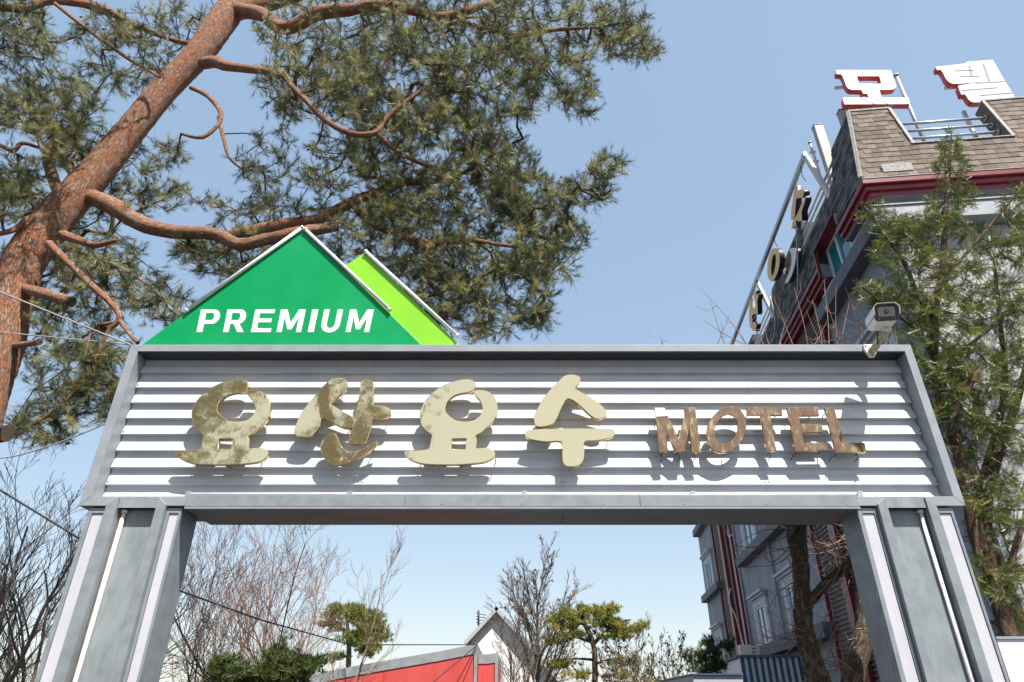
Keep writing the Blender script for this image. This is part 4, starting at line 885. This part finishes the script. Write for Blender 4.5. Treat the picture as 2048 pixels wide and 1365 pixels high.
# ============================================================ YEW BY THE MOTEL
rg=np.random.default_rng(21)
yb=G(1985,1300,9.1); yew=empty('yew_tree',(yb[0],9.1,0),label='tall open yew with several brown stems in front of the pale motel wall',cat='yew tree')
stems=[[(2070,1560,9.1,20),(2025,1300,9.1,18),(1990,1180,9.1,16),(1955,1080,9.1,14),(1935,980,9.1,12),(1912,890,9.1,11),(1880,800,9.1,9),(1868,720,9.1,8),(1870,620,9.1,7),(1885,540,9.1,6),(1890,440,9.1,5),(1897,350,9.1,4),(1903,262,9.1,1.5)],
 [(1990,1180,9.1,12),(1975,1090,9.3,11),(1975,1000,9.4,10),(2000,900,9.4,9),(2035,800,9.4,7),(2060,700,9.4,5)],
 [(2040,1400,9.3,14),(2040,1250,9.4,12),(1990,1120,9.5,11),(1960,1000,9.6,9),(1985,890,9.6,7),(2010,780,9.6,6),(2000,640,9.6,4),(1990,540,9.6,3)],
 [(1915,895,9.1,7),(1900,860,8.9,6),(1925,800,8.8,5),(1960,740,8.8,4)],
 [(1870,640,9.1,5),(1840,600,9.0,4),(1810,530,9.0,4),(1770,470,9.0,3),(1722,405,9.0,2)],
 [(1868,720,9.1,4),(1830,660,8.9,3),(1780,620,8.8,3),(1715,565,8.7,1.5)],
 [(1885,560,9.1,4),(1930,510,9,3),(1990,440,9,3),(2040,380,9,2)],
 [(1880,760,9.1,5),(1930,700,9.2,4),(2000,640,9.2,3)],
 [(1935,980,9.1,6),(1900,960,8.9,4),(1885,880,8.9,3)],
 [(1990,1150,9.1,7),(1960,1130,8.9,5),(1950,1040,8.9,4)],
 [(2000,1180,9.2,8),(2030,1100,9.2,6),(2060,1000,9.2,5)]]
gy=Grow(rg)
for i,p in enumerate(stems): gy.seed(limb('stem',p,yew,M['yewbark'],9,.10,rg))
ell=[(1900,295,22,30,8.9,9.3,16),(1905,340,38,25,8.8,9.4,22),(1905,400,45,35,8.7,9.5,38),(1870,450,60,30,8.6,9.6,36),(1745,420,30,20,8.8,9.2,14),(1775,455,45,30,8.7,9.3,30),(1810,500,60,45,8.6,9.5,52),(1860,550,75,55,8.5,9.7,75),(1950,500,60,50,8.6,9.7,38),(2030,420,28,50,8.7,9.5,22),(2020,500,40,40,8.7,9.6,24),
 (1740,583,35,16,8.6,9,14),(1775,600,40,20,8.6,9.2,18),(1830,630,60,50,8.5,9.5,50),(1900,640,70,60,8.5,9.7,70),(1990,600,60,60,8.6,9.8,52),(2035,640,30,60,8.6,9.8,26),(1870,730,60,45,8.5,9.6,56),(1940,740,70,55,8.5,9.8,66),(2020,740,40,60,8.6,9.8,34),(1900,810,60,40,8.5,9.6,50),(1980,830,60,40,8.6,9.7,34),(1920,880,50,35,8.6,9.7,28),(2020,890,35,40,8.7,9.7,18),(1965,960,60,50,8.7,9.8,28),(2020,1010,35,60,8.8,9.8,18),(1925,1000,20,40,8.8,9.5,10),(1980,1060,50,50,8.8,9.8,22),(1960,1140,25,40,8.8,9.4,10),(2025,1150,30,60,8.9,9.8,18),(1985,1165,40,30,8.6,9.2,12),(2020,1240,35,35,9,9.8,12),(2080,600,50,300,8.8,9.8,70)]
gy.run(scatter(rg,ell,1.45),step=.16,wob=.07,lift=.05)
gy.twigs('twigs',M['yewbark'],yew,r0=.003,pw=.5,rmax=.03)
st_=[spray(rg,24,.115,.024,.0095) for _ in range(4)]
pos=[];axs=[];sc=[];ti=[]
for path in gy.paths:
    n=len(path); t0=rg.uniform(.1,.75)
    for m in range(max(1,n-4),n):
        p=gy.A[path[m]]; d=norm(p-gy.A[path[m-1]])
        for _ in range(11 if m<n-1 else 15):
            dd=norm(d*.8+rg.normal(0,.55,3)+(0,0,-.05)); pos.append(p+rg.normal(0,.025,3)); axs.append(dd); sc.append(rg.uniform(.95,1.45)); ti.append(t0*.9+rg.normal(0,.14)+ (.18 if m==n-1 else 0))
bake('foliage',st_,pos,axs,sc,M['yewleaf'],yew,np.clip(ti,0,1),rg); print('yew sprays',len(pos))

# ============================================================ BARE TREES
def bare(name,base,h,label,rg,cat='bare tree',r=.12,stems=1,spread=.5,levels=4,nchild=(5,7,6,4),mt=('greybark','twiggrey'),up=.25,lean=(0,0,0),trunk_frac=.25,lenf=(.62,.5,.5,.5),wob=.10,group=None,leaf=None,tr=.0035,children_ang=(25,50)):
    base=np.array(base,float); t=empty(name,base,label=label,cat=cat,group=group); tw=MB(); ends=[]
    st=[]
    for s_ in range(stems):
        d=norm(np.array([rg.normal(0,spread),rg.normal(0,spread),1.0])+np.array(lean)) if stems>1 else norm(np.array([0,0,1])+np.array(lean)+rg.normal(0,.04,3))
        st.append((base+(rg.normal(0,.12,3)*(1,1,0) if stems>1 else 0),d,h*rg.uniform(.85,1.0) if stems>1 else h,r*(1 if stems==1 else rg.uniform(.5,.8)),0))
    while st:
        p,d,l,rr,lv=st.pop(); k=max(4,int(7-lv)); pts=[p]; dr=[d]; q=p.copy()
        for i in range(k):
            d=norm(d+rg.normal(0,wob*(1 if lv or stems>1 else .35),3)+np.array([0,0,up*.35])*(1 if lv else .3)); q=q+d*l/k; pts.append(q.copy()); dr.append(d)
        rad=np.linspace(rr,max(tr,rr*.28),k+1)
        if lv==0: b=MB(); b.tube(catmull(pts,3,False),np.interp(np.linspace(0,1,3*k+1),np.linspace(0,1,k+1),rad),9,uv=True,rough=.08,rng=rg); obj('trunk',b,M[mt[0]],t)
        elif lv==1: b=MB(); b.tube(pts,rad,6,uv=True); obj('branch',b,M[mt[0]],t)
        else: tw.tube(pts,rad,3,cap=False)
        if lv>=levels-1: ends.append(pts[-1]); ends.append(pts[-3]) ; continue
        n=nchild[min(lv,len(nchild)-1)]
        for c in range(n):
            f=(trunk_frac if lv==0 else .18)+(1-(trunk_frac if lv==0 else .18))*(c+rg.random())/n; f=min(f,.98); i=min(k-1,int(f*k)); p0=pts[i]+(pts[i+1]-pts[i])*(f*k-i)
            an=math.radians(rg.uniform(*children_ang)); ax=norm(np.cross(dr[i],rg.normal(size=3))); dd=norm(dr[i]*math.cos(an)+ax*math.sin(an)+np.array([0,0,up]))
            ll=l*lenf[min(lv,3)]*rg.uniform(.7,1.15)*(1-.35*f); r1=max(tr,np.interp(f,[0,1],[rr,rr*.28])*.55); st.append((p0,dd,ll,r1,lv+1))
    if tw.v: obj('twigs',tw,M[mt[1]],t,kind='stuff')
    if leaf:
        ix=rg.random(len(ends))<leaf[1]; E_=np.array(ends)[ix]
        if len(E_): bake('dry_leaves',[np.array([[(-.05,0,0),(.05,0,0),(0,.02,.16)]])],E_,rg.normal(size=(len(E_),3)),rg.uniform(.7,1.3,len(E_))*leaf[2],M[leaf[0]],t,rg.random(len(E_)),rg)
    return t
rg=np.random.default_rng(31)
def gb(u,y): p=G(u,1365,y); return (p[0],y,0)
# spreading reddish tree left under the gate
bare('reddish_bare_tree',gb(500,21),6.6,'wide reddish bare tree with upright twigs left of the red tent',rg,r=.07,stems=7,spread=.46,levels=4,nchild=(11,8,6,4),mt=('twigred','twigred'),up=.16,trunk_frac=.12,lenf=(.42,.5,.5),wob=.09,tr=.0042,children_ang=(25,60),group='bare winter trees')
bare('reddish_bare_tree',gb(400,19),5.4,'reddish bare tree with fine twigs just right of the left column',rg,r=.05,stems=4,spread=.4,levels=4,nchild=(9,7,5,3),mt=('twigred','twigred'),up=.22,lenf=(.46,.5,.5),wob=.07,tr=.0045,group='bare winter trees')
bare('reddish_bare_tree',gb(640,23),6.9,'tall reddish bare tree in front of the small far pine',rg,r=.06,stems=3,spread=.3,levels=4,nchild=(9,7,5,3),mt=('twigred','twigred'),up=.22,lenf=(.45,.5,.5),wob=.07,tr=.0048,group='bare winter trees')
# zelkova behind the house
bare('fan_shaped_bare_tree',gb(1070,37),6.5,'fan shaped bare tree with a few dry leaves behind the white gable',rg,r=.17,levels=4,nchild=(20,12,10,4),up=.06,trunk_frac=.24,lenf=(.80,.40,.38),wob=.05,mt=('greybark','twiggrey'),leaf=('dryleaf',.05,1.2),tr=.010,children_ang=(20,46),group='bare winter trees')
bare('small_bare_tree',gb(1045,32),5.0,'small grey bare tree spreading in front of the white house wall',rg,r=.10,stems=5,spread=.4,levels=4,nchild=(7,6,5),up=.12,lenf=(.5,.5,.5),mt=('twiggrey','twiggrey'),tr=.009,group='bare winter trees')
for u,y,h_,lab in ((1300,33,4.4,'low bare tree right of the broad yellow green pine'),(1255,36,4.6,'low bare tree half behind the broad yellow green pine'),(1350,40,4.6,'low far bare tree beside the small conifer')):
    bare('low_bare_tree',gb(u,y),h_,lab,rg,r=.08,stems=4,spread=.5,levels=4,nchild=(6,5,5),up=.15,mt=('twigred','twiggrey'),tr=.010,leaf=('hillleaf',.25,1.0),group='bare winter trees')
# left outside
bare('dark_bare_tree',gb(-40,13),5.6,'dark bare tree at the left edge beside the gate column',rg,r=.08,stems=9,spread=.42,levels=4,nchild=(8,7,6),up=.22,lenf=(.5,.5,.5),mt=('twiggrey','twiggrey'),tr=.0042,group='bare winter trees')
bare('dark_bare_tree',gb(110,15),4.6,'dark bare tree seen low between the left edge and the column',rg,r=.07,stems=8,spread=.45,levels=4,nchild=(7,6,5),up=.22,lenf=(.5,.5,.5),mt=('twiggrey','twiggrey'),tr=.0045,group='bare winter trees')
# leftmost dark tree trunk right through the gate: pruned trees
def pruned(name,limbs,y,label,shoots,rg,leafy=False):
    p0=limbs[0][0]; bp=G(p0[0],p0[1],y); t=empty(name,(bp[0],y,0),label=label,cat='pruned tree',group='pruned trees through the gate'); pts=[]
    for l in limbs: pts.append(limb('trunk' if l is limbs[0] else 'branch',l,t,M['greybark'],16,.14,rg,smooth=6))
    tw=MB()
    for u,v,y_,du,dv,n in shoots:
        for _ in range(n):
            p=G(u+rg.normal(0,6),v+rg.normal(0,14),y_+rg.normal(0,.1)); e_=G(u+du*rg.uniform(.4,1.3)+rg.normal(0,22),v+dv*rg.uniform(.4,1.2)+rg.normal(0,22),y_+rg.normal(0,.35)); m=(p+e_)/2+rg.normal(0,.07,3)+(0,0,-.08); 
            c=np.array(catmull([p,m,e_],5,False)); tw.tube(c,np.linspace(.008,.0028,len(c)),4,cap=False)
            for j in range(int(rg.integers(2,5))):
                k=int(rg.integers(3,len(c)-1)); dd=norm(c[k]-c[k-1]+rg.normal(0,.6,3)); l_=rg.uniform(.12,.35); tw.tube([c[k],c[k]+dd*l_*.5,c[k]+norm(dd+(0,0,.5))*l_],[.004,.003,.002],3,cap=False)
    obj('shoots',tw,M['twigred'],t,kind='stuff'); return t
pruned('pruned_tree',[[(1690,1600,9.0,24),(1650,1400,9.0,21),(1628,1330,9.0,19),(1608,1260,9.0,18),(1605,1190,9.0,16),(1600,1120,9.0,16),(1592,1060,9.0,18),(1585,960,9,14),(1570,820,9,10),(1565,760,9,5)],
 [(1610,1222,9.0,9),(1628,1195,8.95,9),(1660,1160,8.9,9),(1690,1135,8.85,9),(1712,1110,8.8,8)],[(1590,1080,9,10),(1610,1040,8.9,8),(1640,960,8.8,5)]],9.0,
 'dark knobbly pruned tree with a side limb, left of two through the gate',[(1595,1080,9,-110,40,6),(1600,1150,9,-60,70,4),(1605,1260,9,-90,-60,6),(1600,1290,9,-110,-20,5),(1625,1320,9,70,-110,5),(1660,1300,9,60,40,4),(1680,1140,8.8,-60,-70,5),(1600,1060,9,90,60,6),(1690,1120,8.8,-60,110,3),(1610,1330,9,-60,30,3),(1610,1180,9,-70,-60,3)],rg)
pruned('pruned_tree',[[(1690,1600,9.6,26),(1700,1400,9.6,23),(1718,1310,9.6,20),(1732,1230,9.6,18),(1722,1150,9.6,15),(1712,1080,9.6,13),(1700,980,9.6,10),(1690,850,9.6,10),(1685,780,9.6,5)]],9.6,
 'second dark pruned tree half hidden behind the right column',[(1712,1080,9.5,-110,-20,7),(1712,1120,9.5,-90,40,5),(1720,1260,9.5,-60,50,4),(1700,1060,9.5,-70,70,6),(1690,1330,9.5,-60,-50,5)],rg)
# shoots rising above the signboard
sr_=empty('young_shoots',(G(1600,690,9.3)[0],9.3,0),label='thin reddish upright shoots rising behind the top edge of the signboard',cat='shoots'); tw=MB(); rg=np.random.default_rng(77)
for u0,v0,u1,v1 in ((1480,690,1402,578),(1455,690,1420,600),(1500,690,1405,640),(1528,690,1500,640),(1585,690,1545,590),(1610,690,1588,575),(1648,690,1612,620),(1655,690,1648,560),(1680,690,1672,570),(1682,690,1700,600),(1705,690,1665,650),(1735,690,1690,575),(1765,690,1700,585),(1790,690,1765,540),(1545,690,1530,650),(1625,690,1655,640),(1722,690,1722,640),(1330,690,1322,670),(1440,690,1460,630),(1560,690,1572,640),(1640,690,1625,600),(1780,690,1790,640),(1800,690,1795,650),(1690,690,1655,610)):
    y_=9.3+rg.normal(0,.2); p=G(u0+(u0-u1)*.6,v0+(v0-v1)*.6,y_); e_=G(u1,v1,y_+rg.normal(0,.1)); m=(p+e_)/2+rg.normal(0,.03,3); c=np.array(catmull([p,m,e_],6,False)); tw.tube(c,np.linspace(.011,.003,len(c)),5,cap=False)
    for j in range(3):
        k=int(rg.integers(4,len(c)-1)); dd=norm(c[k]-c[k-1]+rg.normal(0,.5,3)); l_=rg.uniform(.1,.4); tw.tube([c[k],c[k]+dd*l_*.5,c[k]+norm(dd+(0,0,.5))*l_],[.005,.004,.002],3,cap=False)
obj('shoot_stems',tw,M['twigred'],sr_,kind='stuff')

# ============================================================ FAR CONIFERS
def far_pine(name,y,trunk,limbs,ell,label,rg,tints=(.2,.9),mt='needle_far',size=2.2,dens=1,step=.35,tw='greybark',cat='pine tree',per=7,rr=.22,group=None):
    bp=G(trunk[0][0],trunk[0][1],y); t=empty(name,(bp[0],y,0),label=label,cat=cat,group=group); gw=Grow(rg)
    gw.seed(limb('trunk',[(u,v,y+dy,r) for u,v,dy,r in trunk],t,M[tw],8,.08,rg))
    for l in limbs: gw.seed(limb('branch',[(u,v,y+dy,r) for u,v,dy,r in l],t,M[tw],6,.08,rg))
    gw.run(scatter(rg,[(u,v,a,b_,y-d,y+d,n) for u,v,a,b_,d,n in ell],dens),step=step,wob=.06,maxd=9)
    gw.twigs('twigs',M[tw],t,r0=.012,pw=.45,rmax=.08)
    tt=[tuft(rg,22,.11,.012,(10,80),.06) for _ in range(3)]; pos=[];axs=[];ti=[]
    for e,pv in gw.ends:
        p=gw.A[e]; t0=rg.uniform(*tints)
        for _ in range(per): pos.append(p+rg.normal(0,rr,3)*(1,1,.45)); axs.append(rg.normal(0,.5,3)+(0,0,.9)); ti.append(np.clip(t0+rg.normal(0,.1),0,1))
    bake('crown',tt,pos,axs,rg.uniform(.8,1.25,len(pos))*size,M[mt],t,ti,rg); return t
rg=np.random.default_rng(41)
far_pine('broad_pine',34,[(1188,1480,0,7),(1190,1365,0,6),(1188,1300,0,5),(1180,1270,0,5),(1165,1235,0,4),(1180,1215,0,2)],
 [[(1186,1290,0,4),(1210,1265,0,3),(1235,1245,0,2),(1262,1240,0,1.5)],[(1168,1250,0,3),(1140,1240,.5,2),(1105,1240,1,1.5)],[(1188,1330,0,3),(1215,1320,-.5,2),(1250,1315,-1,1.5)],[(1185,1320,0,3),(1150,1318,.5,2),(1120,1325,1,1.5)],[(1183,1285,0,3),(1150,1275,-1,2),(1115,1278,-1,1.5)]],
 [(1215,1222,32,14,1.2,52),(1160,1225,36,14,1.2,44),(1125,1243,32,12,1.2,34),(1255,1252,34,11,1.2,50),(1205,1245,40,10,1.2,40),(1120,1278,26,9,1.2,18),(1180,1268,40,8,1.2,22),(1235,1270,24,7,1,16),(1130,1325,28,8,1.2,20),(1240,1320,26,8,1.2,16),(1160,1345,30,9,1.2,14),(1225,1350,30,10,1.2,14)],
 'broad flat topped yellow green pine right of the white house',rg,(.2,1.0),size=1.9,dens=.42,per=11,rr=.17)
far_pine('small_pine',30,[(690,1480,0,6),(695,1365,0,5),(698,1300,0,5),(695,1250,0,3),(690,1215,0,2)],[[(696,1270,0,3),(730,1258,0,2),(760,1262,0,1)],[(696,1290,0,3),(725,1295,0,2),(755,1300,0,1)],[(695,1262,0,2),(670,1250,0,2),(655,1240,0,1)]],
 [(690,1222,38,13,1.5,60),(735,1240,30,16,1.5,56),(755,1268,18,14,1.2,34),(720,1275,34,14,1.5,46),(745,1298,26,10,1.2,26),(665,1245,25,18,1.2,28),(690,1310,40,14,1.3,14)],'rounded dark olive pine behind the tall reddish bare tree',rg,(.0,.6),size=1.8,dens=.42,per=11,rr=.16)
def bush(name,y,u,vt,ell,label,mt,rg,size=1.0,dens=.75,per=5,tints=(.1,.9),cat='shrub'):
    return far_pine(name,y,[(u,1500,0,6),(u,1400,0,5),(u,(1365+vt)/2,0,4),(u,vt,0,2)],[],ell,label,rg,tints,mt,size,dens,step=.25,tw='yewbark',cat=cat,per=per,rr=.09)
bush('dark_yew_shrub',13,545,1320,[(455,1335,28,22,.5,60),(490,1350,30,14,.5,46),(550,1335,26,34,.5,70),(572,1300,10,18,.2,14),(600,1330,26,20,.5,44),(625,1322,16,10,.3,14),(520,1358,90,18,.5,70),(435,1355,20,14,.4,20)],'dark green bushy yew tops low under the gate, left of the red tent','needle_dk',rg,size=1.15,tints=(.2,.95))
far_pine('small_conifer',17.5,[(1440,1500,0,5),(1437,1380,0,4),(1430,1330,0,3),(1420,1280,0,2)],[[(1432,1345,0,2),(1405,1330,0,1.5),(1372,1308,0,1)],[(1430,1320,0,2),(1408,1302,0,1),(1395,1290,0,1)],[(1428,1305,0,2),(1440,1290,0,1),(1455,1278,0,1)],[(1434,1350,0,2),(1415,1345,0,1.5),(1395,1342,0,1)]],
 [(1418,1283,12,8,.2,12),(1425,1305,18,14,.3,20),(1395,1318,22,10,.3,14),(1432,1330,18,14,.3,20),(1410,1340,20,9,.3,12),(1450,1288,14,9,.3,8),(1380,1306,8,5,.2,4)],'small ragged conifer against the far corner of the motel',rg,(.0,.5),'needle_dk',size=1.2,step=.2,tw='twiggrey',per=4,rr=.08,cat='conifer')
# foliage over the far hill
pos=[];rg=np.random.default_rng(51)
for _ in range(5200):
    x=rg.uniform(-120,150); y=rg.uniform(185,232); h=np.interp(x,xs,ridge)*np.interp(y,[170,200,230],[0,.75,1]); pos.append((x,y,h+rg.uniform(.3,2.6)))
cl=[np.array([[rg.normal(0,1,3)*(1.1,1.1,.8)+c for _ in range(3)] for c in rg.normal(0,1.0,(16,3))]) for _ in range(4)]
bake('hill_woodland',cl,pos,rg.normal(0,.2,(len(pos),3))+(0,0,1),rg.uniform(.5,1.0,len(pos)),M['hillleaf'],None,rg.random(len(pos)),rg)
# left sawn branch end and cables
q=MB(); q.tube([G(-60,875,9.0),G(-20,872,9.0),G(12,868,8.95)],[.12,.13,.125],14,uv=True,rough=.06,rng=rg); obj('sawn_log_end',q,M['greybark'],label='sawn grey branch end poking in at the left edge',cat='branch')
def cable(pts,r,m,label,sag=0,name='cable'):
    P=[G(*p) for p in pts]; c=[]
    for a_,b_ in zip(P[:-1],P[1:]):
        for i in range(12): f=i/12; c.append(a_+(b_-a_)*f-np.array((0,0,sag*4*f*(1-f))))
    c.append(P[-1]); q=MB(); q.tube(c,r,6,cap=False); obj(name,q,M[m],label=label,cat='cable')
cable([(-30,572,8.2),(263,691,7.6)],.012,'cable_l','upper of two grey cables running from the left edge to the signboard corner')
cable([(-30,662,8.2),(263,690,7.65)],.009,'cable_l','lower flatter grey cable meeting the signboard corner from the left')
cable([(-30,917,8.6),(60,905,8.4),(232,838,8.3)],.009,'cable_l','pale cable below the pine drooping behind the left side of the signboard',.03)
cable([(-30,962,9.0),(155,1075,9.6),(365,1184,11),(520,1240,14),(700,1290,19),(955,1290,25)],.016,'cable','long black cable running from the left edge down to the red tent')
cable([(955,1290,24.9),(865,1366,22)],.016,'cable','black guy rope slanting down from the peak of the red tent')
